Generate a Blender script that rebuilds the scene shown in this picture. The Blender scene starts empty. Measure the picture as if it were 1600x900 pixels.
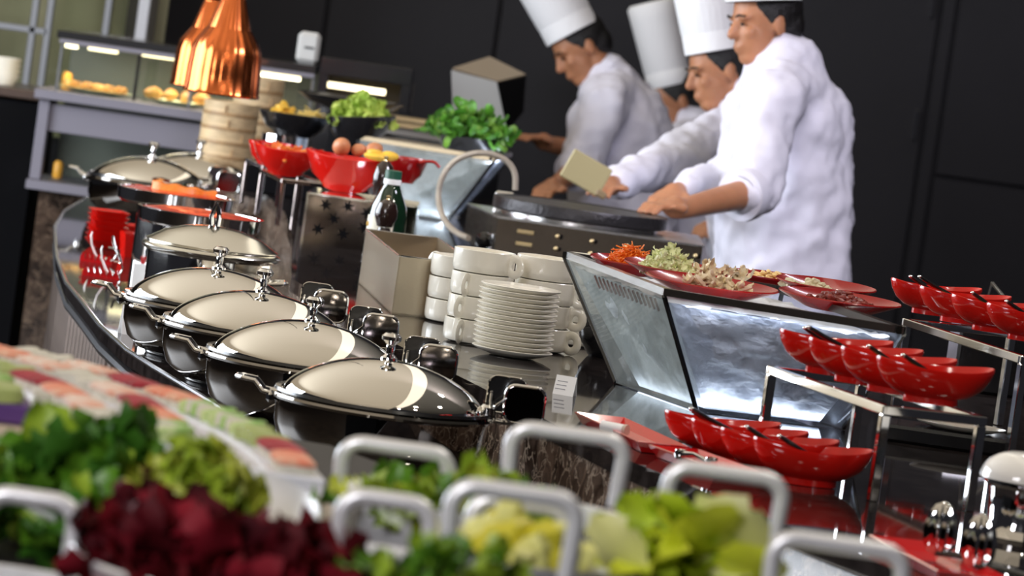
import bpy, math, random, bmesh
from math import sin, cos, pi, radians, sqrt, atan, atan2, tan
from mathutils import Vector, Matrix, noise
random.seed(7)
sc = bpy.context.scene
COL = sc.collection

# ------------------------------------------------------------------ camera
F = 6900.0; ROLL = radians(8.0); VH = -461.0; PITCH = atan(-VH / F); CZ = 1.65
FW = Vector((0, cos(PITCH), -sin(PITCH))); UP0 = Vector((0, sin(PITCH), cos(PITCH))); RT0 = Vector((1, 0, 0))
cam = bpy.data.cameras.new('camera'); camo = bpy.data.objects.new('camera', cam); COL.objects.link(camo)
R_ = RT0 * cos(ROLL) + UP0 * sin(ROLL); U_ = -RT0 * sin(ROLL) + UP0 * cos(ROLL)
camo.matrix_world = Matrix(((R_.x, U_.x, -FW.x, 0), (R_.y, U_.y, -FW.y, 0), (R_.z, U_.z, -FW.z, CZ), (0, 0, 0, 1)))
cam.sensor_width = 36; cam.lens = F / 1600 * 36; cam.clip_start = 0.5; cam.clip_end = 80
cam.dof.use_dof = True; cam.dof.focus_distance = 7.9; cam.dof.aperture_fstop = cam.lens / 1000 / 0.0185
sc.camera = camo

# ------------------------------------------------------------------ world, lights, exposure
sc.view_settings.view_transform = 'Standard'; sc.view_settings.look = 'None'
sc.view_settings.exposure = 0.08; sc.view_settings.gamma = 1.0; sc.view_settings.use_curve_mapping = False
w = bpy.data.worlds.new('world'); sc.world = w; w.use_nodes = True
w.node_tree.nodes['Background'].inputs[0].default_value = (0.30, 0.30, 0.36, 1)
w.node_tree.nodes['Background'].inputs[1].default_value = 0.05

def area(name, loc, size, aim, power, color, sy=None):
    l = bpy.data.lights.new(name, 'AREA'); l.shape = 'RECTANGLE'; l.size = size; l.size_y = sy or size
    l.energy = power; l.color = color
    o = bpy.data.objects.new(name, l); COL.objects.link(o); o.location = loc
    o.rotation_euler = (Vector(aim) - Vector(loc)).to_track_quat('-Z', 'Y').to_euler()
    return o
# luminous cream ceiling over the buffet, its bright cove edge, and the tall windows on the left
cf = area('ceiling_light_field', (-2.96, 10.5, 3.6), 6.4, (-2.96, 10.5, 0), 150, (1.0, 0.84, 0.62), 19); cf.rotation_euler = (0, 0, radians(3.1))
cv = area('ceiling_cove_light', (0.33, 12.0, 3.55), 0.34, (0.33, 12.0, 0), 19, (1.0, 0.91, 0.74), 14); cv.rotation_euler = (0, 0, radians(3.1))
area('window_light_left', (-4.2, 10.5, 1.9), 4.6, (0, 10.0, 1.1), 330, (0.86, 0.92, 1.0), 2.2)
area('window_light_front', (-2.2, 0.6, 3.2), 1.8, (0.1, 8.0, 1.0), 105, (0.97, 0.95, 1.0), 1.2)
area('kitchen_downlight', (1.5, 8.9, 3.2), 0.9, (0.6, 11.8, 1.2), 62, (0.86, 0.83, 1.0), 0.6)

for k_, (lx, ly) in enumerate(((.9, 4.4), (1.5, 5.4), (1.0, 6.3), (1.6, 7.4), (1.0, 8.8))):
    area('ceiling_spot', (lx, ly, 3.25), .14, (lx * .6, ly + .4, 0), 6.5, (1.0, .93, .82))

# ------------------------------------------------------------------ pixel helpers (a pixel of the photograph -> a point in the room)
def ray(x, y):
    a = x - 800; b = y - 450
    u = a * cos(ROLL) + b * sin(ROLL); v = -a * sin(ROLL) + b * cos(ROLL)
    return FW + RT0 * (u / F) - UP0 * (v / F)
def G(x, y, z):
    d = ray(x, y); t = (z - CZ) / d.z; return Vector((d.x * t, d.y * t, z))
def W(x, y, D):
    d = ray(x, y); t = D / d.y; return Vector((d.x * t, D, CZ + d.z * t))

# ------------------------------------------------------------------ materials
MATS = {}
def mat(name, col, rough=0.5, metal=0.0, coat=0.0, var=0.0, vscale=8.0, col2=None, bump=0.0, bscale=40.0,
        stretch=None, trans=0.0, emis=None, estr=0.0, spec=0.5, sss=0.0, ior=None, contrast=None, alpha=None):
    if name in MATS: return MATS[name]
    m = bpy.data.materials.new(name); m.use_nodes = True; nt = m.node_tree; b = nt.nodes['Principled BSDF']
    b.inputs['Base Color'].default_value = (*col, 1); b.inputs['Roughness'].default_value = rough
    b.inputs['Metallic'].default_value = metal; b.inputs['Coat Weight'].default_value = coat
    b.inputs['Coat Roughness'].default_value = 0.05
    b.inputs['Specular IOR Level'].default_value = spec; b.inputs['Transmission Weight'].default_value = trans
    if ior: b.inputs['IOR'].default_value = ior
    if alpha is not None: b.inputs['Alpha'].default_value = alpha
    if sss: b.inputs['Subsurface Weight'].default_value = sss; b.inputs['Subsurface Scale'].default_value = 0.02
    if emis: b.inputs['Emission Color'].default_value = (*emis, 1); b.inputs['Emission Strength'].default_value = estr
    tc = nt.nodes.new('ShaderNodeTexCoord'); mp = nt.nodes.new('ShaderNodeMapping'); nt.links.new(tc.outputs['Object'], mp.inputs[0])
    if stretch: mp.inputs['Scale'].default_value = stretch
    if var or col2:
        n = nt.nodes.new('ShaderNodeTexNoise'); n.inputs['Scale'].default_value = vscale; n.inputs['Detail'].default_value = 5
        nt.links.new(mp.outputs[0], n.inputs[0])
        cr = nt.nodes.new('ShaderNodeValToRGB'); lo, hi = contrast or (0.35, 0.65)
        cr.color_ramp.elements[0].position = lo; cr.color_ramp.elements[1].position = hi
        c2 = col2 or tuple(max(0, c * (1 - var)) for c in col)
        cr.color_ramp.elements[0].color = (*c2, 1); cr.color_ramp.elements[1].color = (*col, 1)
        nt.links.new(n.outputs['Fac'], cr.inputs[0]); nt.links.new(cr.outputs[0], b.inputs['Base Color'])
    if bump:
        n2 = nt.nodes.new('ShaderNodeTexNoise'); n2.inputs['Scale'].default_value = bscale; n2.inputs['Detail'].default_value = 4
        nt.links.new(mp.outputs[0], n2.inputs[0]); bp = nt.nodes.new('ShaderNodeBump'); bp.inputs['Strength'].default_value = bump
        bp.inputs['Distance'].default_value = 0.01
        nt.links.new(n2.outputs['Fac'], bp.inputs['Height']); nt.links.new(bp.outputs[0], b.inputs['Normal'])
    MATS[name] = m; return m
def marble(name, base, vein, dark):
    m = mat(name, base, 0.15); nt = m.node_tree; b = nt.nodes['Principled BSDF']
    tc = nt.nodes.new('ShaderNodeTexCoord'); n = nt.nodes.new('ShaderNodeTexNoise'); n.inputs['Scale'].default_value = 14
    n.inputs['Detail'].default_value = 8; n.inputs['Distortion'].default_value = 1.2; nt.links.new(tc.outputs['Object'], n.inputs[0])
    v = nt.nodes.new('ShaderNodeTexVoronoi'); v.feature = 'DISTANCE_TO_EDGE'; v.inputs['Scale'].default_value = 22
    ad = nt.nodes.new('ShaderNodeMixRGB'); ad.inputs[0].default_value = 0.12; nt.links.new(tc.outputs['Object'], ad.inputs[1]); nt.links.new(n.outputs['Color'], ad.inputs[2])
    nt.links.new(ad.outputs[0], v.inputs[0])
    cr = nt.nodes.new('ShaderNodeValToRGB'); cr.color_ramp.elements[0].color = (*dark, 1); cr.color_ramp.elements[1].color = (*base, 1)
    cr.color_ramp.elements[0].position = 0.38; cr.color_ramp.elements[1].position = 0.62
    nt.links.new(n.outputs['Fac'], cr.inputs[0])
    c2 = nt.nodes.new('ShaderNodeValToRGB'); c2.color_ramp.elements[0].position = 0.0; c2.color_ramp.elements[1].position = 0.05
    c2.color_ramp.elements[0].color = (1, 1, 1, 1); c2.color_ramp.elements[1].color = (0, 0, 0, 1); nt.links.new(v.outputs['Distance'], c2.inputs[0])
    mx = nt.nodes.new('ShaderNodeMixRGB'); nt.links.new(c2.outputs[0], mx.inputs[0]); nt.links.new(cr.outputs[0], mx.inputs[1]); mx.inputs[2].default_value = (*vein, 1)
    nt.links.new(mx.outputs[0], b.inputs['Base Color']); return m

steel = mat('brushed_steel', (0.62, 0.61, 0.60), 0.24, 1.0, bump=0.05, bscale=60, stretch=(1, 1, 12))
chrome = mat('polished_chrome', (0.85, 0.84, 0.83), 0.06, 1.0)
lidm = mat('lid_steel', (0.80, 0.77, 0.72), 0.035, 1.0)
potm = mat('pot_steel', (0.38, 0.36, 0.34), 0.05, 1.0)
blackm = mat('black_plastic', (0.008, 0.008, 0.009), 0.25, coat=0.5)
blackg = mat('black_glaze', (0.012, 0.012, 0.014), 0.18, coat=0.4)
castiron = mat('cast_iron', (0.035, 0.033, 0.036), 0.33, 0.5, bump=0.25, bscale=90)
redm = mat('red_glaze', (0.62, 0.009, 0.005), 0.14, coat=0.4, var=0.1, vscale=14)
redd = mat('dark_red_glaze', (0.40, 0.006, 0.007), 0.2, coat=0.6, var=0.3, vscale=10)
redl = mat('red_lacquer', (0.62, 0.010, 0.012), 0.10, coat=0.8)
chinam = mat('cream_china', (0.92, 0.88, 0.77), 0.16, coat=0.5, var=0.05)
whitem = mat('white_china', (0.88, 0.86, 0.82), 0.15, coat=0.5)
copper = mat('copper_spun', (0.76, 0.19, 0.055), 0.20, 1.0, var=0.2, vscale=8, stretch=(3, 3, 1))
bamboo = mat('bamboo', (0.66, 0.49, 0.28), 0.55, var=0.3, vscale=20, stretch=(1, 1, 5), bump=0.15, bscale=70)
bamband = mat('bamboo_band', (0.42, 0.26, 0.12), 0.5, var=0.3, vscale=30)
glassdk = mat('bottle_glass', (0.004, 0.02, 0.008), 0.05, coat=1.0)
paper = mat('white_card', (0.96, 0.96, 0.96), 0.6)
granite = mat('polished_granite', (0.030, 0.024, 0.023), 0.035, var=0.6, vscale=26)
marb = marble('brown_marble', (0.17, 0.115, 0.085), (0.50, 0.40, 0.31), (0.035, 0.020, 0.014))
wallm = mat('charcoal_panel', (0.013, 0.0122, 0.0155), 0.5, var=0.25, vscale=2.0, bump=0.05, bscale=18, spec=.3)
darkm = mat('dark_cavity', (0.004, 0.004, 0.005), 0.9, spec=.1)
olive = mat('olive_backing', (0.40, 0.38, 0.23), 0.7, var=0.3, vscale=2.5)
floorm = mat('dark_floor', (0.030, 0.022, 0.016), 0.35, var=0.4, vscale=3)
woodt = mat('dark_table_cloth', (0.02, 0.016, 0.015), 0.6)
linen = mat('jacket_cotton', (0.80, 0.79, 0.90), 0.8, var=0.05, vscale=5, bump=0.35, bscale=9)
hatm = mat('hat_paper', (0.92, 0.92, 0.93), 0.8, bump=0.15, bscale=20, stretch=(4, 4, .5))
skinm = mat('skin', (0.50, 0.22, 0.11), 0.5, var=0.15, vscale=14, sss=0.15)
hairm = mat('black_hair', (0.006, 0.005, 0.005), 0.5, bump=0.6, bscale=120)
trousm = mat('black_trousers', (0.01, 0.01, 0.012), 0.8)
icem = mat('crushed_ice', (0.86, 0.90, 0.98), 0.45, var=0.2, vscale=22, col2=(0.62, 0.66, 0.73), bump=0.8, bscale=34)
lampon = mat('lit_tube', (1, 1, 1), 0.5, emis=(1.0, 0.86, 0.52), estr=3.0)
blued = mat('blue_band', (0.02, 0.06, 0.25), 0.3)
def glass(name, tint=(0.85, 0.93, 0.90), f=0.10, haze=0.0, hazec=(0.6, 0.7, 0.68)):
    m = bpy.data.materials.new(name); m.use_nodes = True; nt = m.node_tree; nt.nodes.remove(nt.nodes['Principled BSDF'])
    out = nt.nodes['Material Output']; t = nt.nodes.new('ShaderNodeBsdfTransparent'); t.inputs[0].default_value = (*tint, 1)
    g = nt.nodes.new('ShaderNodeBsdfGlossy'); g.inputs['Roughness'].default_value = 0.03; mx = nt.nodes.new('ShaderNodeMixShader')
    mx.inputs[0].default_value = f; nt.links.new(t.outputs[0], mx.inputs[1]); nt.links.new(g.outputs[0], mx.inputs[2])
    last = mx
    if haze:
        n = nt.nodes.new('ShaderNodeTexNoise'); n.inputs['Scale'].default_value = 18; tc = nt.nodes.new('ShaderNodeTexCoord'); nt.links.new(tc.outputs['Object'], n.inputs[0])
        n.inputs['Detail'].default_value = 8
        mr = nt.nodes.new('ShaderNodeMapRange'); mr.inputs[1].default_value = 0.3; mr.inputs[2].default_value = 0.7; mr.inputs[3].default_value = haze * .5; mr.inputs[4].default_value = haze
        nt.links.new(n.outputs['Fac'], mr.inputs[0]); d = nt.nodes.new('ShaderNodeBsdfDiffuse'); d.inputs[0].default_value = (*hazec, 1)
        m2 = nt.nodes.new('ShaderNodeMixShader'); nt.links.new(mr.outputs[0], m2.inputs[0]); nt.links.new(mx.outputs[0], m2.inputs[1]); nt.links.new(d.outputs[0], m2.inputs[2]); last = m2
    nt.links.new(last.outputs[0], out.inputs[0]); return m
clear = glass('clear_glass', tint=(.93, .95, .92), f=.06); frost = glass('frosted_pane', tint=(.91, .93, .91), haze=0.36, hazec=(0.40, 0.42, 0.40)); frost2 = glass('wet_pane', tint=(0.95, 0.97, 1), f=.05, haze=0.12, hazec=(0.7, 0.76, 0.85))

# ------------------------------------------------------------------ mesh builder
class MB:
    def __init__(s): s.v = []; s.f = []
    def add(s, vs, fs, M=None):
        o = len(s.v)
        s.v += [tuple(M @ Vector(p)) for p in vs] if M is not None else [tuple(p) for p in vs]
        s.f += [tuple(i + o for i in f) for f in fs]; return s
    def box(s, c, d, b=0.0, M=None, rz=0):
        hx, hy, hz = d[0] / 2, d[1] / 2, d[2] / 2
        T = Matrix.Translation(c) @ Matrix.Rotation(rz, 4, 'Z')
        if M is not None: T = M @ T
        if b <= 0:
            vs = [(x, y, z) for x in (-hx, hx) for y in (-hy, hy) for z in (-hz, hz)]
            fs = [(0, 1, 3, 2), (4, 6, 7, 5), (0, 4, 5, 1), (2, 3, 7, 6), (0, 2, 6, 4), (1, 5, 7, 3)]
            return s.add(vs, fs, T)
        b = min(b, hx * .9, hy * .9, hz * .9); vs = []; idx = {}
        for sx in (-1, 1):
            for sy in (-1, 1):
                for sz in (-1, 1):
                    for a in range(3):
                        p = [sx * (hx - b), sy * (hy - b), sz * (hz - b)]; p[a] = (sx * hx, sy * hy, sz * hz)[a]
                        idx[(sx, sy, sz, a)] = len(vs); vs.append(tuple(p))
        fs = []
        for a in range(3):
            o1, o2 = [q for q in range(3) if q != a]
            for sg in (-1, 1):
                q = []
                for c1, c2 in ((-1, -1), (1, -1), (1, 1), (-1, 1)):
                    k = [0, 0, 0]; k[a] = sg; k[o1] = c1; k[o2] = c2; q.append(idx[(*k, a)])
                fs.append(tuple(q))
                for c1 in (-1, 1):
                    pass
        for a in range(3):          # edges along axis a
            o1, o2 = [q for q in range(3) if q != a]
            for s1 in (-1, 1):
                for s2 in (-1, 1):
                    k0 = [0, 0, 0]; k0[o1] = s1; k0[o2] = s2; k1 = list(k0); k0[a] = -1; k1[a] = 1
                    fs.append((idx[(*k0, o1)], idx[(*k1, o1)], idx[(*k1, o2)], idx[(*k0, o2)]))
        for sx in (-1, 1):
            for sy in (-1, 1):
                for sz in (-1, 1): fs.append(tuple(idx[(sx, sy, sz, a)] for a in range(3)))
        return s.add(vs, fs, T)
    def lathe(s, prof, n=32, M=None, c=(0, 0, 0), sx=1, sy=1, flute=0, fa=0, zf=None):
        vs = []; fs = []; m = len(prof)
        for i in range(n):
            a = 2 * pi * i / n
            for r, z in prof:
                k = 1 + (fa * cos(flute * a) if flute else 0)
                zz = z + (zf(a) * 1.0 if zf and r > 0.3 * max(p[0] for p in prof) else 0)
                vs.append((c[0] + r * k * cos(a) * sx, c[1] + r * k * sin(a) * sy, c[2] + zz))
        for i in range(n):
            j = (i + 1) % n
            for k in range(m - 1):
                r0, r1 = prof[k][0], prof[k + 1][0]
                A, B, C_, D = i * m + k, j * m + k, j * m + k + 1, i * m + k + 1
                if r0 == 0 and r1 == 0: continue
                if r0 == 0: fs.append((A, C_, D))
                elif r1 == 0: fs.append((A, B, D))
                else: fs.append((A, B, C_, D))
        return s.add(vs, fs, M)
    def tube(s, pts, r, n=10, M=None, closed=False, rs=None, flat=1.0):
        pts = [Vector(p) for p in pts]; N = len(pts); vs = []; fs = []; prev = None
        for i, p in enumerate(pts):
            if closed: t = pts[(i + 1) % N] - pts[i - 1]
            else: t = pts[min(i + 1, N - 1)] - pts[max(i - 1, 0)]
            t = t.normalized() if t.length > 1e-9 else Vector((0, 0, 1))
            if prev is None:
                a = Vector((0, 0, 1)) if abs(t.z) < 0.9 else Vector((1, 0, 0)); x = t.cross(a).normalized()
            else: x = (prev - t * prev.dot(t)); x = x.normalized() if x.length > 1e-6 else t.orthogonal().normalized()
            prev = x; y = t.cross(x); rr = rs[i] if rs else r
            for k in range(n):
                a = 2 * pi * k / n; vs.append(p + (x * cos(a) + y * sin(a) * flat) * rr)
        for i in range(N if closed else N - 1):
            j = (i + 1) % N
            for k in range(n):
                l = (k + 1) % n; fs.append((i * n + k, j * n + k, j * n + l, i * n + l))
        if not closed: fs.append(tuple(range(n))[::-1]); fs.append(tuple((N - 1) * n + k for k in range(n)))
        return s.add(vs, fs, M)
    def ell(s, c, r, n=14, M=None, rot=None):
        vs = [(0, 0, 1)]; fs = []; m = n // 2
        for i in range(1, m):
            th = pi * i / m
            for k in range(n): a = 2 * pi * k / n; vs.append((sin(th) * cos(a), sin(th) * sin(a), cos(th)))
        vs.append((0, 0, -1)); L = len(vs) - 1
        for k in range(n):
            l = (k + 1) % n; fs.append((0, 1 + k, 1 + l)); fs.append((L, 1 + (m - 2) * n + l, 1 + (m - 2) * n + k))
        for i in range(m - 2):
            for k in range(n):
                l = (k + 1) % n; fs.append((1 + i * n + k, 1 + (i + 1) * n + k, 1 + (i + 1) * n + l, 1 + i * n + l))
        T = Matrix.Translation(c) @ (rot.to_4x4() if rot is not None else Matrix.Identity(4)) @ Matrix.Diagonal((*r, 1))
        if M is not None: T = M @ T
        return s.add(vs, fs, T)
    def cone(s, a, b, ra, rb, n=14, M=None):       # round cone: capsule with two radii
        a = Vector(a); b = Vector(b); d = (b - a); L = d.length
        q = (d.normalized() if L > 1e-6 else Vector((0, 0, 1))).to_track_quat('Z', 'Y').to_matrix().to_4x4()
        prof = [(0, -ra)] + [(ra * sin(t), -ra * cos(t)) for t in [pi / 8 * k for k in range(1, 5)]] + [(rb * sin(t), L - rb * cos(t)) for t in [pi / 8 * k for k in range(4, 8)]] + [(0, L + rb)]
        T = Matrix.Translation(a) @ q
        if M is not None: T = M @ T
        return s.lathe(prof, n, T)
    def prism(s, poly, z0, z1, M=None):
        n = len(poly); vs = [(x, y, z0) for x, y in poly] + [(x, y, z1) for x, y in poly]
        fs = [tuple(range(n))[::-1], tuple(range(n, 2 * n))] + [(i, (i + 1) % n, n + (i + 1) % n, n + i) for i in range(n)]
        return s.add(vs, fs, M)
    def hexa(s, q0, q1, M=None):                   # two quads joined
        return s.add(list(q0) + list(q1), [(3, 2, 1, 0), (4, 5, 6, 7)] + [(i, (i + 1) % 4, 4 + (i + 1) % 4, 4 + i) for i in range(4)], M)
    def build(s, name, m, parent=None, smooth=35, loc=None, rot=None, kind=None):
        me = bpy.data.meshes.new(name); me.from_pydata(s.v, [], s.f); me.validate(); me.materials.append(m)
        bm = bmesh.new(); bm.from_mesh(me); bmesh.ops.recalc_face_normals(bm, faces=bm.faces); bm.to_mesh(me); bm.free()
        if smooth: me.shade_smooth(); me.set_sharp_from_angle(angle=radians(smooth))
        o = bpy.data.objects.new(name, me); COL.objects.link(o)
        if parent is not None: o.parent = parent
        if loc is not None: o.location = loc
        if rot is not None: o.rotation_euler = rot
        if kind: o['kind'] = kind
        return o
def tag(o, label=None, cat=None, group=None, kind=None):
    if label: o['label'] = label
    if cat: o['category'] = cat
    if group: o['group'] = group
    if kind: o['kind'] = kind
    return o
def thing(name, label, cat, loc=(0, 0, 0), rz=0, group=None):
    o = bpy.data.objects.new(name, None); COL.objects.link(o); o.location = loc; o.rotation_euler = (0, 0, rz) if not isinstance(rz, tuple) else rz
    o.empty_display_size = 0.05
    return tag(o, label, cat, group)
KIDS = {}
def dup(root, loc=None, rz=None, label=None, group=None):
    def cp(o, par):
        c = o.copy(); COL.objects.link(c); c.parent = par
        for ch in o.children: cp(ch, c)
        return c
    r = cp(root, None)
    if loc is not None: r.location = loc
    if rz is not None: r.rotation_euler = rz if isinstance(rz, tuple) else (0, 0, rz)
    if label: r['label'] = label
    if group: r['group'] = group
    return r
def mir(ms): return ms
ORD = ['top', 'second from the top', 'third from the top', 'fourth from the top', 'fifth from the top', 'sixth from the top', 'seventh from the top', 'seventh from the bottom', 'sixth from the bottom', 'fifth from the bottom', 'fourth from the bottom', 'third from the bottom', 'second from the bottom', 'bottom']
def arc(c, r, a0, a1, n, ax='xz', sx=1, sz=1):
    out = []
    for i in range(n + 1):
        a = a0 + (a1 - a0) * i / n; p = [c[0], c[1], c[2]]
        i0 = 'xyz'.index(ax[0]); i1 = 'xyz'.index(ax[1]); p[i0] += r * cos(a) * sx; p[i1] += r * sin(a) * sz; out.append(tuple(p))
    return out

ZU = 0.99; ZL = 0.87
# ================================================================== setting
MB().box((0, 9, -0.02), (14, 26, 0.04)).build('floor', floorm, kind='structure', smooth=0)
def wallbox(name, x0, x1, z0, z1, y, t=0.08, m=wallm):
    o = MB().box(((x0 + x1) / 2, y + t / 2, (z0 + z1) / 2), (x1 - x0, t, z1 - z0)).build(name, m, kind='structure', smooth=0); return o
YW = 17.0
wb = wallbox('wall_back', -6, 6, 0, 3.7, YW + .03)
MB().box((0, 12.5, 3.76), (12, 18, 0.06)).build('ceiling', mat('ceiling_paint', (0.5, 0.45, 0.36), 0.9), kind='structure', smooth=0)
# charcoal wall panels standing proud of the back wall, seams left open
def wp(px, py): return W(px, py, YW)
seams = [wp(505, 60).x, wp(775, 60).x, wp(1455, 120).x, wp(1462, 120).x + .045]
xs = [wp(238, 60).x] + seams + [3.2]
zsplit = wp(1480, 277).z
def wpanel(x0, x1, z0, z1, lab=None):
    o = MB().box(((x0 + x1) / 2, YW + .015, (z0 + z1) / 2), (x1 - x0 - .012, .03, z1 - z0 - .010), b=.004).build('wall_panel', wallm, wb, smooth=0); return o
for i in range(len(xs) - 1):
    if xs[i + 1] - xs[i] < .15: wpanel(xs[i], xs[i + 1], 0.0, 2.6); continue
    if i == len(xs) - 2: wpanel(xs[i], xs[i + 1], 0, zsplit); wpanel(xs[i], xs[i + 1], zsplit, 2.6)
    else: wpanel(xs[i], xs[i + 1], 0, 2.6)
for (px, py, L) in ((1430, 195, .115), (1457, 8, .10)):
    p = wp(px, py); MB().box((p.x, YW - .012, p.z), (.014, .02, L), b=.003).build('door_handle', chrome, wb)
# glazed partition top left: olive room behind, pale metal mullions
YG = 15.5
def gp(px, py): return W(px, py, YG)
wx0, wx1 = gp(-40, 60).x, gp(243, 60).x
win = bpy.data.objects.new('window_1', None); COL.objects.link(win); win['kind'] = 'structure'; win.location = (wx0, YG, 0)
def wloc(m): return m
def wpart(name, x0, x1, z0, z1, m, t=.04, dy=0):
    return MB().box(((x0 + x1) / 2 - wx0, dy, (z0 + z1) / 2), (x1 - x0, t, z1 - z0), b=.003 if t > .02 else 0).build(name, m, win, smooth=0)
mull = mat('mullion_metal', (0.30, 0.31, 0.33), 0.4, 0.5)
wpart('backing', wx0 - .3, wx1, .9, 2.4, olive, .02, .35)
wpart('backing', gp(185, 30).x, gp(232, 30).x, .9, 2.4, mat('brown_backing', (.05, .04, .03), .7), .02, .3)
for k, px in enumerate((-20, 52, 76, 166)):
    x = gp(px, 40).x; wpart('mullion', x - .012, x + .012, .9, 2.4, mull)
x = gp(222, 40).x; wpart('mullion', x - .02, x + .02, .9, 2.4, mat('pale_mullion', (.62, .63, .66), .35, .3))
zt = gp(40, 45).z; wpart('transom', wx0 - .3, gp(76, 40).x, zt - .012, zt + .012, mull)
for a, b in ((-20, 52), (76, 166), (166, 222)):
    x0, x1 = gp(a, 40).x + .013, gp(b, 40).x - .013; wpart('pane', x0, x1, .9, 2.4, clear, .006, 0)
# dark pier and brown marble pier at the far left
a = W(-40, 145, 14.3); b = W(68, 145, 14.3)
pz = W(30, 138, 14.3).z
dp = thing('side_counter', 'black side counter with a thin brown top at the left edge, carrying the cream bowls', 'counter', ((a.x + b.x) / 2, 14.5, 0))
MB().box((0, 0, pz / 2 - .02), (b.x - a.x, .5, pz - .04)).build('cabinet', darkm, dp, smooth=0)
MB().box((0, 0, pz - .015), (b.x - a.x + .04, .54, .03), b=.004).build('worktop', mat('umber_top', (.07, .045, .035), .3), dp)
# stack of cream bowls on it
cb = thing('serving_bowl', 'cream bowl, top one of the short stack at the far left', 'bowl', W(5, 128, 14.4) * 1.0, 0, 'cream bowls on the side counter')
cb.location.z = pz + .002
br = 0.052
MB().lathe([(0, .004), (.03, .004), (.033, 0), (.036, 0), (.038, .006), (br, .03), (br, .036), (br - .005, .035), (.034, .010), (0, .008)], 28).build('bowl', chinam, cb)
for k in range(1, 4): dup(cb, cb.location + Vector((0, 0, .0175 * k)), label=['', 'cream bowl, second from the bottom of the stack at the far left', 'cream bowl, third from the bottom of the stack at the far left', 'cream bowl topping the short stack at the far left'][k])
cb['label'] = 'cream bowl at the bottom of the short stack at the far left'

# ================================================================== buffet counter
upper = [G(455, 434, ZU), G(612, 534, ZU), G(704, 581, ZU), G(967, 713, ZU), G(1317, 857, ZU)]
upper = [(p.x, p.y) for p in upper]
dirx = (upper[-1][0] - upper[-2][0]) / (upper[-1][1] - upper[-2][1])
endu = (upper[-1][0] + dirx * (5.0 - upper[-1][1]), 5.0)
up_front = [(-.90, 13.82), (-1.02, 13.72), (-1.06, 13.5), (-1.0, 13.1), (-.74, 12.5), (-.62, 11.6), (-.54, 10.6)] + upper + [endu]
back = [(1.35, 5.0), (1.25, 7.4), (.95, 9.2), (.42, 10.6), (.38, 11.3), (.12, 12.0), (.06, 13.2), (.0, 13.82)]
led_front = [(-.9, 13.87), (-1.1, 13.85), (-1.24, 13.6), (-1.28, 13.0), (-1.265, 12.3), (-1.214, 11.6), (-1.15, 11.05), (-1.084, 10.5), (-.984, 9.8), (-.90, 9.35), (-.81, 8.85), (-.711, 8.40), (-.637, 8.142), (-.42, 7.42), (-.1, 6.35), (.12, 5.62), (.30, 5.0)]
cnt = thing('buffet_counter', 'curved buffet counter with polished dark top, brown marble riser and lower ledge', 'counter')
MB().prism(up_front + back, ZU - .028, ZU).build('worktop', granite, cnt, smooth=0)
def inset(poly, d):
    out = []; n = len(poly)
    cx = sum(p[0] for p in poly) / n; cy = sum(p[1] for p in poly) / n
    for i, p in enumerate(poly):
        a = Vector(poly[i - 1]); b = Vector(poly[(i + 1) % n]); t = (b - a).normalized(); nn = Vector((-t.y, t.x))
        out.append((p[0] + nn.x * d, p[1] + nn.y * d))
    return out
fullu = up_front + back
MB().prism(inset(fullu, .006), ZL + .001, ZU - .028).build('marble_riser', marb, cnt, smooth=0)
ledge_poly = led_front + [endu, (1.3, 5.02)] + back[1:]
MB().prism(led_front + [(1.3, 5.0)] + back[1:], ZL - .03, ZL).build('ledge', granite, cnt, smooth=0)
trimm = mat('silver_trim', (0.75, 0.75, 0.78), 0.18, 1.0)
MB().tube([(p[0], p[1], ZL - .002) for p in led_front], .005, 8).build('edge_trim', trimm, cnt)
MB().tube([(p[0] + .012, p[1], ZL - .05) for p in led_front], .012, 8).build('edge_band', trimm, cnt)
MB().prism(inset(led_front + [(1.25, 5.0)] + back[1:], .05), .02, ZL - .03).build('base_panel', mat('umber_base', (.02, .014, .012), .7, spec=.1), cnt, smooth=0)
# upright flutes of the counter skirt
flm = mat('flute_metal', (0.26, 0.20, 0.17), 0.28, 0.75, var=.3)
pts = [Vector((p[0] + .036, p[1])) for p in led_front]
fl = None
seglen = []; run = 0
path = []
for i in range(4, 15):
    a, b = pts[i], pts[i + 1]; n = max(1, int((b - a).length / .080))
    for k in range(n): path.append(a.lerp(b, k / n))
for p in path:
    if fl is None:
        fl = MB().tube([(0, 0, -.37), (0, 0, .37)], .024, 14).build('slat', flm, cnt); fl.location = (p.x, p.y, .44); fl.rotation_euler = (0, 0, .15)
    else:
        c = fl.copy(); COL.objects.link(c); c.location = (p.x, p.y, .44); c.rotation_euler = (0, 0, .25)

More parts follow.
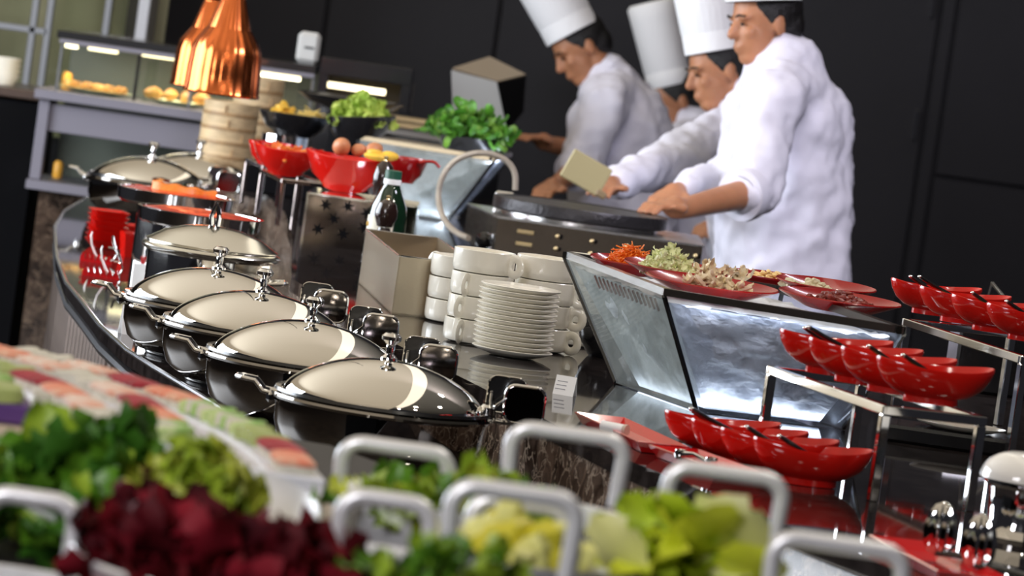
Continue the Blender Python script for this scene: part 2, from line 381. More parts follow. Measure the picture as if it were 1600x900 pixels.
# ================================================================== casserole pots
def make_pot(lab, loc):
    t = thing('casserole_pot', lab, 'pot', loc, 0, 'domed casseroles along the lower ledge')
    R = .178; H = .100
    MB().lathe([(0, .004), (.10, .004), (.135, .010), (.158, .030), (.168, .06), (.1695, H - .004), (R, H - .002), (R + .002, H + .002), (R, H + .006), (.166, H + .004), (.163, .05), (.12, .014), (0, .01)], 64).build('body', potm, t)
    MB().lathe([(0, 0), (.118, 0), (.12, .004), (.118, .008), (0, .008)], 48).build('base', blackm, t)
    lid = MB().lathe([(R - .010, H + .004), (R - .008, H + .009), (R - .016, H + .011)] + [(((R - .018) * cos(a)) / 1.0, H + .010 + .066 * sin(a) * (0.6 + .4 * sin(a))) for a in [pi / 2 * k / 18 for k in range(19)]][:-1] + [(0, H + .076)], 72).build('lid', lidm, t, smooth=50)
    MB().lathe([(R - .012, H + .006), (R - .004, H + .009), (R - .006, H + .014), (R - .015, H + .013)], 64).build('lid_rim', blackm, lid)
    z0 = H + .073
    MB().lathe([(0, z0), (.014, z0), (.013, z0 + .006), (.006, z0 + .012), (.007, z0 + .022), (.0065, z0 + .026), (.015, z0 + .034), (.016, z0 + .040), (.011, z0 + .045), (0, z0 + .046)], 20).build('knob', chrome, lid)
    # wire handle on the left, sticking out level
    hd = []
    y = .028
    hd = [(-R + .004, -y, H), (-R - .012, -y, H + .002), (-R - .026, -y * .9, H + .016), (-R - .048, -y * .8, H + .018), (-R - .056, -y * .4, H + .018), (-R - .056, y * .4, H + .018), (-R - .048, y * .8, H + .018), (-R - .026, y * .9, H + .016), (-R - .012, y, H + .002), (-R + .004, y, H)]
    MB().tube(hd, .0035, 8).build('side_handle', chrome, t)
    MB().box((-R + .002, 0, H - .006), (.014, .07, .018), b=.005).build('handle_bracket', chrome, t)
    # hinge and twin paddle on the right: black heat guard behind, chrome framed grip in front
    MB().lathe([(0, 0), (.013, 0), (.013, .018), (.009, .022), (0, .022)], 16, c=(R - .012, -.01, H + .006)).build('hinge', chrome, t)
    MB().box((R + .022, -.012, H + .004), (.045, .012, .008), b=.003).build('hinge_pin', chrome, t)
    def rrect(w, h, r, n=5):
        out = []
        for cx, cz, a0 in ((w / 2 - r, h / 2 - r, 0), (-w / 2 + r, h / 2 - r, pi / 2), (-w / 2 + r, -h / 2 + r, pi), (w / 2 - r, -h / 2 + r, 1.5 * pi)):
            for k in range(n + 1): a = a0 + pi / 2 * k / n; out.append((cx + r * cos(a), cz + r * sin(a)))
        return out
    cx, cz = R + .040, H + .036
    g = MB(); P = rrect(.062, .058, .015); n = len(P)
    g.add([(x, 0, z) for x, z in P] + [(x, .006, z) for x, z in P], [tuple(range(n)), tuple(range(n, 2 * n))[::-1]] + [(i, (i + 1) % n, n + (i + 1) % n, n + i) for i in range(n)], Matrix.Translation((cx - .026, .03, cz + .008)))
    g.build('heat_guard', blackm, t)
    MB().tube([(cx - .026 + x, .027, cz + .008 + z) for x, z in P], .0014, 6, closed=True).build('guard_edge', chrome, t)
    g = MB(); g.add([(x * .93, 0, z * .93) for x, z in P] + [(x, .012, z) for x, z in P], [tuple(range(n)), tuple(range(n, 2 * n))[::-1]] + [(i, (i + 1) % n, n + (i + 1) % n, n + i) for i in range(n)], Matrix.Translation((cx + .004, -.022, cz)))
    grip = g.build('grip', mat('grip_mirror', (.22, .20, .19), .06, 1.0), t)
    MB().tube([(cx + .004 + x, -.018, cz + z) for x, z in P], .0028, 8, closed=True).build('grip_frame', chrome, grip)
    MB().tube([(R - .01, -.012, H + .012), (cx - .045, -.015, cz - .012), (cx - .026, -.02, cz + .006), (cx - .026, .028, cz + .014)], .0024, 6).tube([(R - .005, .0, H + .010), (cx - .050, .012, cz - .004), (cx - .050, .028, cz + .010)], .0024, 6).build('hinge_arm', chrome, t)
    return t
potpx = [(334, 478), (402, 517), (479, 567), (598, 632)]
zr = ZL + .104
names = ['domed steel casserole at the back of the near row, behind three others', 'domed steel casserole second from the back of the near row', 'domed steel casserole just behind the nearest one', 'nearest domed steel casserole, largest in view, beside the sushi platter']
pot0 = None
for i, (px, py) in enumerate(potpx):
    p = G(px, py, zr); p.z = ZL
    if pot0 is None: pot0 = make_pot(names[i], p)
    else: dup(pot0, p, label=names[i])
p5 = G(233, 285, zr); p6 = G(268, 266, zr); p5.z = p6.z = ZL
p6 = p5 + Vector((.085, .62, 0))
dup(pot0, p5, label='domed steel casserole at the far curved end, behind the orange pan'); dup(pot0, p6, label='farthest domed steel casserole, mostly hidden behind another near the steamers')

# stockpot with its flat lid
p = W(330, 392, 9.0); 
t = thing('stock_pot', 'tall round steel stockpot with a shallow lid behind the casserole row', 'pot', (p.x, p.y, ZL))
hz = p.z - ZL
MB().lathe([(0, 0), (.118, 0), (.126, .006), (.128, .02), (.128, hz - .012), (.131, hz - .008), (.125, hz - .008), (.12, .01), (0, .008)], 56).build('body', chrome, t)
ld = MB().lathe([(.128, hz - .012), (.140, hz - .006), (.143, hz), (.140, hz + .005), (.132, hz + .007), (.136, hz + .012), (.130, hz + .015), (.10, hz + .033), (.06, hz + .046), (.025, hz + .051), (0, hz + .052)], 64).build('lid', mat('lid_satin', (.72, .70, .64), .16, 1.0), t, smooth=50)
z0 = hz + .05
MB().tube([(-.006, 0, z0), (-.009, 0, z0 + .02), (-.004, 0, z0 + .036), (0, 0, z0 + .046), (.004, 0, z0 + .036), (.007, 0, z0 + .02), (.006, 0, z0)], .0048, 8).build('lid_handle', chrome, ld)
MB().tube([(.12, .03, hz - .05), (.155, .03, hz - .045), (.16, 0, hz - .045), (.155, -.03, hz - .045), (.12, -.03, hz - .05)], .005, 8).build('side_handle', chrome, t)
# two shallow pans on steel cylinders, red sauce inside
foods = mat('tomato_stew', (.80, .05, .015), .25, var=.3, vscale=30, bump=.4, bscale=60, coat=.4)
oran = mat('smoked_salmon', (1.0, .27, .03), .4, var=.25, vscale=16, stretch=(1, 5, 1), bump=.2)
def pan(lab, px, py, D, w):
    p = W(px, py, D); r = w / 2 * D / F; h = p.z - ZL - .03
    t = thing('serving_pan', lab, 'pan', (p.x, p.y, ZL), 0, 'raised pans of red stew')
    MB().lathe([(0, 0), (r * .62, 0), (r * .62, h - .004), (r * .58, h - .004), (0, h - .004)], 40).build('pedestal', chrome, t)
    MB().lathe([(0, h - .003), (r * .92, h - .003), (r * .985, h + .003), (r, h + .03), (r + .003, h + .032), (r - .004, h + .032), (r - .008, h + .008), (0, h + .006)], 56).build('pan', chrome, t)
    s = tag(MB().lathe([(0, 0), (r - .010, 0), (r - .006, .020), (r * .7, .025), (0, .027)], 40).build('red_stew', foods, loc=(p.x, p.y, ZL + h + .009)), lab.replace('steel pan', 'layer of red stew in the steel pan').replace('holding red stew', ''), 'food', kind=None)
    return p, r, h
p, r, h = pan('rear raised steel pan holding red stew under a salmon slab', 275, 301, 10.6, 182)
sl = thing('salmon_side', 'orange smoked salmon side lying on the rear raised pan', 'salmon', (p.x + .02, p.y - .01, ZL + h + .031), .1)
g = MB()
N = 24
vs = []
for i in range(N + 1):
    tt = i / N; x = -.078 + .156 * tt; hw = .05 * (sin(pi * min(1, tt * 1.15 + .06)) ** .5 if tt * 1.15 + .06 < 1 else .25); zz = .020 * (1 - .35 * tt) + .002 * sin(tt * 21)
    vs += [(x, -hw, 0), (x, -hw * .8, zz), (x, 0, zz * 1.1), (x, hw * .8, zz), (x, hw, 0)]
fs = []
for i in range(N):
    for k in range(4): a = i * 5 + k; fs.append((a, a + 1, a + 6, a + 5))
    fs.append((i * 5 + 4, i * 5, i * 5 + 5, i * 5 + 9))
fs += [(0, 4, 3, 2, 1), tuple(N * 5 + k for k in range(5))]
g.add(vs, fs).build('flesh', oran, sl)
pan('front raised steel pan holding red stew behind the stockpot', 314, 333, 9.75, 194)

# ================================================================== red dishes at the far left
p = G(165, 395, ZL)
d0 = None
def sqdish(R1=.034, R0=.027, h=.030):
    g = MB()
    def sq(r, z): return [(-r, -r, z), (r, -r, z), (r, r, z), (-r, r, z)]
    rings = [sq(R0, 0), sq(R1, h), sq(R1 - .003, h), sq(R0 - .002, .004)]
    vs = [v for q in rings for v in q]; fs = [(3, 2, 1, 0), (12, 13, 14, 15)]
    for k in range(3):
        for i in range(4): j = (i + 1) % 4; fs.append((k * 4 + i, k * 4 + j, k * 4 + 4 + j, k * 4 + 4 + i))
    return g.add(vs, fs)
for k in range(7):
    lab = 'small square red dish, %s of the stack by the counter edge' % ['bottom', 'second from the bottom', 'third from the bottom', 'middle', 'third from the top', 'second from the top', 'top'][k]
    loc = G(163, 388, ZL) + Vector((0, 0, .001 + .0125 * k))
    if d0 is None:
        d0 = thing('sauce_dish', lab, 'dish', loc, .35, 'stacked square red dishes'); sqdish(.045, .028, .020).build('dish', redm, d0, smooth=20)
    else: dup(d0, loc, .35 + random.uniform(-.06, .06), label=lab)
e = dup(d0, G(196, 372, ZL) + Vector((0, .25, .001)), .5, label='lone square red dish behind the stack of square dishes'); e['group'] = 'square red dishes'
q = thing('red_caddy', 'red square caddy standing right of the stacked dishes', 'caddy', G(208, 402, ZL), .3)
sqdish(.034, .028, .060).build('box', redm, q, smooth=20)
q2 = thing('red_ladle', 'red ladle handle leaning out of the square caddy', 'ladle', G(208, 402, ZL) + Vector((0, 0, .006)), 0)
MB().tube([(-.01, 0, 0), (-.005, 0, .05), (.018, .0, .10), (.03, 0, .125)], .007, 8, flat=.5).build('handle', redl, q2)
MB().ell((-.01, 0, .008), (.02, .02, .012)).build('bowl', redl, q2)
for k, (px, py, lab, lx) in enumerate(((150, 410, 'rear zigzag red spoon rest below the stacked dishes', .075), (158, 433, 'front zigzag red spoon rest nearest the counter edge', .085))):
    p = G(px, py, ZL); t = thing('spoon_rest', lab, 'spoon rest', p, .0)
    g = MB(); n = 6
    for i in range(n):
        x0 = -lx / 2 + lx * i / n; d = lx / n
        g.add([(x0, -.016, 0), (x0 + d, -.016, 0), (x0 + d, -.016, .004), (x0 + d / 2, -.022, .022), (x0, -.016, .012), (x0, .02, 0), (x0 + d, .02, 0), (x0 + d, .02, .004), (x0 + d / 2, .02, .018), (x0, .02, .012)],
              [(0, 1, 2, 3, 4), (9, 8, 7, 6, 5), (0, 5, 6, 1), (1, 6, 7, 2), (2, 7, 8, 3), (3, 8, 9, 4), (4, 9, 5, 0)])
    g.build('tray', redl, t, smooth=0)
    s = thing('soup_spoon', ['white ceramic spoon standing in the rear zigzag rest', 'white ceramic spoon standing in the front zigzag rest'][k], 'spoon', p + Vector((-.012 + .012 * k, -.002, .008)), .4)
    MB().tube([(.016, -.004, .0), (.008, 0, .012), (-.004, 0, .034), (-.008, 0, .056), (-.006, 0, .064)], .005, 10, rs=[.006, .0065, .005, .0055, .003], flat=.45).build('handle', whitem, s)
    MB().ell((.019, -.004, .001), (.012, .009, .006)).build('bowl', whitem, s)
    s2 = thing('steel_ladle', ['steel ladle curling over the rear zigzag rest', 'steel ladle curling over the front zigzag rest'][k], 'ladle', p + Vector((.03, -.004, .008)), .2)
    MB().tube(arc((0, 0, .016), .016, -pi * .6, pi * .6, 12), .0022, 8).tube([(.012, 0, .03), (.004, 0, .05), (.002, 0, .06)], .003, 8).build('handle', chrome, s2)
    MB().ell((-.006, 0, .002), (.010, .010, .006)).build('cup', chrome, s2)

def tent(px, py, lab, w, h, rz, z=ZL, text=False, lean=.35):
    p = G(px, py, z); t = thing('tent_card', lab, 'card', p, rz, 'white name cards on the counter')
    g = MB(); d = h * lean
    for sgn in (-1, 1):
        g.hexa([(-w / 2, sgn * d, 0), (w / 2, sgn * d, 0), (w / 2, sgn * (d - .0008), 0), (-w / 2, sgn * (d - .0008), 0)], [(-w / 2, .0005 * sgn, h), (w / 2, .0005 * sgn, h), (w / 2, 0, h), (-w / 2, 0, h)])
    g.build('folded_card', paper, t, smooth=0)
    if text:
        m = MB()
        for k in range(3): m.box((-w * .18 + w * .02 * k, -d * (1 - (.3 + .2 * k)) - .0006, h * (.3 + .2 * k)), (w * .5, .0004, .0012))
        m.build('print', mat('grey_print', (.35, .35, .4), .7), t, smooth=0)
    return t
tent(882, 617, 'white tent card standing right of the nearest casserole', .036, .032, -.3, z=ZU, text=True)
tent(222, 520, 'small white tent card leaning near the ledge edge', .034, .026, 1.1)
tent(214, 455, 'tall white card left of the stockpot', .030, .062, 0.1, lean=.15)
tent(197, 522, 'white arrow card against the rearmost near casserole', .030, .058, .6, lean=.15)

# ================================================================== steel tray box, cups, saucers
t = thing('steel_cutlery_box', 'open brushed steel box standing left of the stacked cups', 'box', (0, 0, 0))
A = G(627, 486, ZU); B = G(718, 494, ZU); C_ = G(553, 446, ZU)
A.z = B.z = C_.z = 0
A = Vector((A.x, 8.62, 0)); A.x = W(613, 480, 8.62).x
B = Vector((W(735, 490, 8.62).x, 8.66, 0)); C_ = Vector((W(560, 446, 9.35).x, 9.35, 0)); Dd = B + (C_ - A)
hb = (G(613, 480, ZU).y)  # distance only used for scale
hh = .116
def wallseg(a, b, th, z0, z1, m, name):
    n = Vector((-(b - a).y, (b - a).x, 0)).normalized() * th
    MB().hexa([a + Vector((0, 0, z0)), b + Vector((0, 0, z0)), b + n + Vector((0, 0, z0)), a + n + Vector((0, 0, z0))], [a + Vector((0, 0, z1)), b + Vector((0, 0, z1)), b + n + Vector((0, 0, z1)), a + n + Vector((0, 0, z1))]).build(name, m, t, smooth=0)
boxm = mat('satin_steel', (.50, .42, .31), .30, 1.0, bump=.06, bscale=80, stretch=(1, 1, 14))  # steel tinted tan: its warm reflection is put into the base colour
for a, b, nm in ((A, B, 'front_side'), (B, Dd, 'right_side'), (Dd, C_, 'back_side'), (C_, A, 'left_side')):
    wallseg(a, b, .003, ZU + .001, ZU + hh, boxm, nm)
MB().prism([(A.x, A.y), (B.x, B.y), (Dd.x, Dd.y), (C_.x, C_.y)], ZU + .0005, ZU + .004).build('bottom', boxm, t, smooth=0)
rimo = MB().tube([q + Vector((0, 0, ZU + hh)) for q in (A, B, Dd, C_)], .0022, 6, closed=True).build('rim', steel, t)

def make_cup(lab, loc, rz, grp):
    t = thing('soup_cup', lab, 'cup', loc, rz, grp)
    r = .058; h = .044
    MB().lathe([(0, .003), (.040, .003), (.042, 0), (.047, 0), (.0545, .003), (r - .0008, .008), (r, .016), (r, h - .001), (r - .001, h), (r - .0035, h), (r - .0045, .018), (.045, .008), (0, .006)], 48).build('bowl', chinam, t)
    for sg, nm in ((0, 'handle'),):
        MB().tube([(r + .0105 + .0135 * cos(a), 0, h * .50 + .0150 * sin(a)) for a in [2 * pi * k / 20 for k in range(20)]], .0026, 8, closed=True, flat=3.0).build(nm, chinam, t)
    return t
hc = .0435; cup0 = None
cols = [((746, 545), 8.20, [-1.95, -2.0, -1.9, -.55], 4, 'left column beside the steel box'), ((847, 548), 8.25, [-.35, -.2, -.25, -.3], 4, 'middle column behind the saucers'), ((905, 552), 8.50, [-.5, -.4, -.6, -.5], 4, 'right column by the ice display')]
xs_ = [W(749, 470, 8.20).x, W(846, 480, 8.25).x, W(914, 490, 8.50).x]
for ci, (pxy, D, rzs, n, lab) in enumerate(cols):
    for k in range(n):
        loc = Vector((xs_[ci] + random.uniform(-.002, .002), D, ZU + .001 + hc * k))
        L = 'cream soup cup, %s of the %s' % (['bottom', 'second from the bottom', 'third from the bottom', 'top'][k], lab)
        if cup0 is None: cup0 = make_cup(L, loc, rzs[k], 'stacked cream soup cups')
        else: dup(cup0, loc, rzs[k] + random.uniform(-.1, .1), label=L)
# the top row left cup also shows a second loop on its right
dup(cup0, Vector((W(712, 470, 8.62).x, 8.62, ZU + .001 + hc * 2)), 2.4, label='top cup of the rear column between the steel box and cup stack')
cc = Vector((W(712, 470, 8.62).x, 8.62, ZU + .001))
dup(cup0, cc, 2.4, label='bottom cup of the rear column left of the cup stack'); dup(cup0, cc + Vector((0, 0, hc)), 2.3, label='middle cup of the rear column left of the cup stack')
sx = W(805, 510, 8.02).x
s0 = None
for k in range(14):
    loc = Vector((sx + random.uniform(-.0015, .0015), 8.02, ZU + .004 + .0088 * k)); L = 'cream saucer, %s of the tall saucer stack' % ORD[13 - k]
    if s0 is None:
        s0 = thing('saucer', L, 'saucer', loc, 0, 'saucers stacked before the cups')
        MB().lathe([(0, .001), (.040, .001), (.042, -.002), (.045, -.001), (.060, .003), (.0735, .009), (.0745, .0105), (.073, .0118), (.058, .007), (.040, .0045), (0, .004)], 48).build('plate', chinam, s0, smooth=60)
    else: dup(s0, loc, label=L)
# shallow dark stand under the plates
# white cup and saucer behind box
c = dup(cup0, Vector((W(690, 392, 9.9).x, 9.9, ZU + .013)), 2.6, label='white cup on a saucer left of the crepe griddle'); c['group'] = 'cups near the griddle'
s = dup(s0, Vector((W(690, 392, 9.9).x, 9.9, ZU + .004)), label='white saucer under the cup left of the crepe griddle'); s['group'] = 'saucers near the griddle'

# black bowl beside saucers
p = G(937, 575, ZU)
t = thing('black_bowl', 'deep black bowl between the cups and the front ice display', 'bowl', (W(940, 575, 8.3).x, 8.3, ZU))
MB().lathe([(0, .002), (.028, 0), (.032, .004), (.05, .03), (.056, .06), (.056, .075), (.053, .075), (.05, .05), (.03, .012), (0, .008)], 36).build('bowl', blackg, t)

# ================================================================== front ice display
def V3(x, y, z): return Vector((x, y, z))
def ice_display(lab, bl, bf, br, tl, tf, tr, zb, zt, cat='ice display', vents=True, ice_fill=.17, rimm=None, lf=.4):
    t = thing('ice_display', lab, cat, (bf.x, bf.y, zb))
    o = Vector((bf.x, bf.y, zb))
    bk = bl + br - bf; tk = tl + tr - tf
    q0 = [Vector((a.x, a.y, zb + .002)) - o for a in (bf, br, bk, bl)]; q1 = [Vector((a.x, a.y, zt)) - o for a in (tf, tr, tk, tl)]
    cen0 = sum(q0, Vector()) / 4; cen1 = sum(q1, Vector()) / 4
    def ins(q, c, d): return [p + (c - p).normalized() * d for p in q]
    names = ['front_pane', 'right_pane', 'back_pane', 'left_pane']
    a0, a1 = ins(q0, cen0, .006), ins(q1, cen1, .006)
    for i in range(4):
        j = (i + 1) % 4
        MB().hexa([q0[i], q0[j], a0[j], a0[i]], [q1[i], q1[j], a1[j], a1[i]]).build(names[i], frost if i == 3 else frost2, t, smooth=0)
    # black corner seals
    for i in range(4):
        MB().tube([q0[i] + Vector((0, 0, .002)), q1[i]], .0045, 6).build('corner_seal', blackm, t)
    # ice mass: gridded block with lumps
    b0, b1 = ins(q0, cen0, .050), ins(q1, cen1, .034); b1 = [p - Vector((0, 0, .012)) for p in b1]; b0 = [p + Vector((0, 0, .003)) for p in b0]
    g = MB(); N = 26
    for i in range(4):
        j = (i + 1) % 4; vs = []; nrm = (q0[j] - q0[i]).cross(q1[i] - q0[i]).normalized()
        for a in range(N + 1):
            for b in range(N + 1):
                pp = b0[i].lerp(b0[j], a / N).lerp(b1[i].lerp(b1[j], a / N), b / N)
                e = min(1, 4 * min(a, N - a, b, N - b) / N)
                pp = pp + nrm * e * (.009 * noise.noise(pp * 26) + .005 * noise.noise(pp * 70)); vs.append(pp)
        g.add(vs, [(a * (N + 1) + b, (a + 1) * (N + 1) + b, (a + 1) * (N + 1) + b + 1, a * (N + 1) + b + 1) for a in range(N) for b in range(N)])
    vs = [b1[0].lerp(b1[1], a / N).lerp(b1[3].lerp(b1[2], a / N), b / N) for a in range(N + 1) for b in range(N + 1)]
    vs = [p + Vector((0, 0, .008 * noise.noise(p * 50))) for p in vs]
    g.add(vs, [(a * (N + 1) + b, (a + 1) * (N + 1) + b, (a + 1) * (N + 1) + b + 1, a * (N + 1) + b + 1) for a in range(N) for b in range(N)])
    g.build('crushed_ice', icem, t, kind='stuff')
    # added lights at the foot of two panes, behind the glass, brightening the ice
    for i, e_ in ((0, ice_fill), (3, ice_fill * lf)):
        j = (i + 1) % 4; a, b = q0[i] + o, q0[j] + o; c_ = cen0 + o; mid = (a + b) / 2; nin = (c_ - mid); nin -= (b - a).normalized() * nin.dot((b - a).normalized()); nin.normalize()
        l = bpy.data.lights.new('ice_fill_light', 'AREA'); l.shape = 'RECTANGLE'; l.size = (b - a).length * .9; l.size_y = .016; l.energy = e_; l.color = (.80, .88, 1.0)
        lo = bpy.data.objects.new('ice_fill_light', l); COL.objects.link(lo); lo.location = mid + nin * .020 + V3(0, 0, .004)
        zax = -(Vector((0, 0, 1)) + nin * .25).normalized(); xax = (b - a).normalized(); yax = zax.cross(xax)
        lo.rotation_euler = Matrix((xax, yax, zax)).transposed().to_euler()
    # another added light under the front rim, shining down to brighten the front ice
    a, b = q1[0] + o, q1[1] + o; mid = (a + b) / 2; nin = Vector((-(b - a).y, (b - a).x, 0)).normalized()
    l = bpy.data.lights.new('rim_fill_light', 'AREA'); l.shape = 'RECTANGLE'; l.size = (b - a).length * .85; l.size_y = .014; l.energy = ice_fill * 2.6; l.color = (.86, .90, 1.0)
    lo = bpy.data.objects.new('rim_fill_light', l); COL.objects.link(lo); lo.location = mid + nin * .020 + V3(0, 0, -.006)
    zax = (Vector((0, 0, 1)) - nin * .45).normalized(); xax = (b - a).normalized(); lo.rotation_euler = Matrix((xax, zax.cross(xax), zax)).transposed().to_euler()
    # rim rails: steel left, dark front
    for i in range(4):
        j = (i + 1) % 4; m = (rimm or steel) if i == 3 else mat('dark_rim', (.05, .045, .04), .25, .8)
        d = (q1[j] - q1[i]).normalized(); n_ = Vector((-d.y, d.x, 0))
        w_ = .016
        a, b = q1[i] - n_ * .002, q1[j] - n_ * .002
        MB().hexa([a, b, b + n_ * w_, a + n_ * w_], [a + Vector((0, 0, .012)), b + Vector((0, 0, .012)), b + n_ * w_ + Vector((0, 0, .012)), a + n_ * w_ + Vector((0, 0, .012))]).build('rim_rail', m, t, smooth=0)
    if vents:
        for k in range(15):
            f = .30 + .60 * k / 14; dn = (q0[3].lerp(q0[0], f) - q1[3].lerp(q1[0], f)); a = q1[3].lerp(q1[0], f) + dn * .06; b = a + dn * .10 + (q1[0] - q1[3]).normalized() * .004
            nrm = Vector((-1, -.3, 0)).normalized() * .0012
            MB().tube([a + nrm, b + nrm], .0022, 5).build('vent_slot', mat('vent_red_dark', (.16, .09, .08), .4), t)
    return t, [Vector(x) + o for x in q1]
ZT = 1.188
bl, bf, br_ = G(962, 600, ZU), G(1088, 645, ZU), G(1318, 672, ZU)
tl, tf, tr = W(882, 405, 7.92), W(1037, 466, 7.25), W(1412, 522, 7.12)
_, top1 = ice_display('front ice display with sloping frosted panes under red oval plates', bl, bf, br_, tl, tf, tr, ZU, ZT)
# clear acrylic base sheet
# ================================================================== oval red plates on the ice display
platt = []
def oval(lab, px, py, D, wpx, dpt, rz=0, m=redd, tilt=0, z=None, h=.022):
    p = W(px, py, D)
    if z is not None: p.z = z
    a = wpx / 2 * D / F; t = thing('oval_plate', lab, 'plate', p, (tilt, 0, rz), 'red oval plates on the front ice display')
    MB().lathe([(0, .0), (a * .52, 0), (a * .56, .001), (a * .97, h - .002), (a, h), (a * .985, h + .002), (a * .94, h - .001), (a * .58, .0055), (0, .005)], 56, sy=dpt).build('plate', m, t, smooth=60)
    return t, a
zt = ZT - .010
def onrim(px, py, zc): return G(px, py, zc)
plates = [('rear left red oval plate under shredded carrot', 985, 413, 130, .75), ('red oval plate under shredded cabbage', 1060, 423, 175, .7), ('long red oval plate under sliced mushrooms', 1112, 447, 212, .62), ('red oval plate under garlic and bean sprouts', 1290, 449, 160, .7), ('red oval plate of dark meat at the right end', 1312, 470, 195, .60), ('back red oval plate under yellow ginger', 1205, 436, 130, .6)]
zz = [.004, .012, .004, .012, .004, .004]
PL = []
for (lab, px, py, w, dp_), dz in zip(plates, zz):
    q = G(px, py, zt + .022 + dz); t, a = oval(lab, px, py, q.y, w, dp_ * 1.05, z=zt + dz + .006, tilt=radians(4.5)); PL.append((t.location.copy(), a, dp_))
def heap(name, lab, cat, loc, n, rx, ry, h, maker, m, part='piece', tiltr=1.4, kind=None, parent_parts=True, protos=5, seed=1, sc_=(.8, 1.2)):
    rnd = random.Random(seed); t = thing(name, lab, cat, loc)
    meshes = []
    for k in range(protos):
        o = maker(rnd).build(part, m if not isinstance(m, list) else m[k % len(m)], t); meshes.append(o)
    for k in range(n):
        o = meshes[k % protos] if k < protos else meshes[k % protos].copy()
        if k >= protos: COL.objects.link(o)
        a = rnd.uniform(0, 2 * pi); rr = sqrt(rnd.random()); hz_ = h * (1 - rr ** 1.6) * rnd.uniform(.45, 1)
        o.location = (rx * rr * cos(a), ry * rr * sin(a), hz_ + .003)
        o.rotation_euler = (rnd.uniform(-tiltr, tiltr), rnd.uniform(-tiltr, tiltr), rnd.uniform(0, 6.28)); s_ = rnd.uniform(*sc_); o.scale = (s_, s_, s_)
    return t
def stuffheap(name, lab, cat, loc, n, rx, ry, h, maker, m, seed=1, tiltr=.5, core=None, sc_=(.8, 1.2), kind='stuff'):
    rnd = random.Random(seed); g = MB()
    protos = [maker(rnd) for _ in range(6)]
    for k in range(n):
        a = rnd.uniform(0, 2 * pi); rr = sqrt(rnd.random()); hz_ = h * (1 - rr ** 1.7) * rnd.uniform(.5, 1)
        M = Matrix.Translation((rx * rr * cos(a), ry * rr * sin(a), hz_ + .003)) @ Matrix.Rotation(rnd.uniform(0, 6.28), 4, 'Z') @ Matrix.Rotation(rnd.uniform(-tiltr, tiltr), 4, 'X') @ Matrix.Rotation(rnd.uniform(-tiltr, tiltr), 4, 'Y') @ Matrix.Scale(rnd.uniform(*sc_), 4)
        pr = protos[k % 6]; g.add(pr.v, pr.f, M)
    if core: g.lathe([(0, 0)] + [(rx * .9 * sin(t_), h * .8 * cos(t_)) for t_ in [pi / 2 * (1 - k / 8) for k in range(9)]][:-1] + [(0, h * .8)], 24, sy=ry / rx)
    o = g.build(name, m, loc=loc); return tag(o, lab, cat, kind=kind)
def shred(L, r, curl=.3):
    def mk(rnd):
        n = 6; c = rnd.uniform(-curl, curl); pts = [(L * (i / n - .5), L * c * (i / n - .5) ** 2 * 4, L * rnd.uniform(-.05, .05)) for i in range(n + 1)]
        return MB().tube(pts, r, 5)
    return mk
def leafm(L, Wd, ruf=.1, cup=.3, nu=8, nv=6, lobes=5):
    def mk(rnd):
        vs = []; ph = rnd.uniform(0, 6)
        for i in range(nu + 1):
            u = i / nu; hw = Wd * (sin(pi * min(1, u * .88 + .10)) ** .7) * (.75 + .5 * u)
            for j in range(nv + 1):
                v = j / nv * 2 - 1; x = u * L; y = v * hw * (1 + .10 * sin(lobes * u * pi * 2 + ph))
                z = cup * L * (v * v * .5 + (u - .3) ** 2) + ruf * L * abs(v) ** 2 * sin(u * 14 + ph + 2 * (v > 0)) + ruf * .4 * L * sin(u * 30 + v * 9 + ph) * abs(v)
                vs.append((x, y, z))
        return MB().add(vs, [(a * (nv + 1) + b, (a + 1) * (nv + 1) + b, (a + 1) * (nv + 1) + b + 1, a * (nv + 1) + b + 1) for a in range(nu) for b in range(nv)])
    return mk
def chunkm(r, flat=.6):
    def mk(rnd):
        g = MB().ell((0, 0, 0), (r, r * rnd.uniform(.6, .9), r * flat), 8); sd = rnd.uniform(0, 50)
        g.v = [tuple(Vector(v) * (1 + .45 * noise.noise(Vector(v) / r * .9 + Vector((sd, 0, 0))))) for v in g.v]; return g
    return mk
carm = mat('carrot_orange', (1.0, .24, .012), .45, var=.2)
cabm = mat('cabbage_pale', (.92, .95, .55), .5, var=.15, vscale=30)
mush = mat('mushroom_cream', (.92, .80, .58), .6, var=.5, vscale=38, col2=(.42, .24, .11), contrast=(.30, .48))
garl = mat('garlic_pale', (.75, .68, .45), .5, var=.2)
meat = mat('dark_meat', (.25, .03, .02), .4, var=.4, vscale=40)
ging = mat('ginger_yellow', (.85, .60, .25), .5)
(l0, a0_, _), (l1, a1_, _), (l2, a2_, _), (l3, a3_, _), (l4, a4_, _), (l5, a5_, _) = PL
U3 = Vector((0, 0, .008))
stuffheap('shredded_carrot', 'heap of orange shredded carrot on the rear left oval plate', 'carrot', l0 + U3, 260, .036, .026, .040, shred(.034, .0011), carm, 1, core=1)
stuffheap('shredded_cabbage', 'pale green shredded cabbage heaped on the second oval plate', 'cabbage', l1 + U3 + Vector((-.018, -.01, 0)), 380, .042, .032, .046, leafm(.014, .005, .2, .3, 4, 3), cabm, 2, tiltr=1.2, core=1)
stuffheap('sliced_mushrooms', 'sliced brown and cream mushrooms on the long oval plate', 'mushrooms', l2 + U3 + Vector((.01, .0, 0)), 90, .055, .028, .018, leafm(.022, .0055, .04, .4, 5, 3), mush, 3, tiltr=.7)
stuffheap('sprout_slices', 'scattered pale sprouts and slices on the back of the cabbage plate', 'vegetables', l1 + U3 + Vector((.07, .01, 0)), 70, .05, .025, .02, leafm(.022, .006, .1, .4, 4, 3), mush, 8, tiltr=1.3)
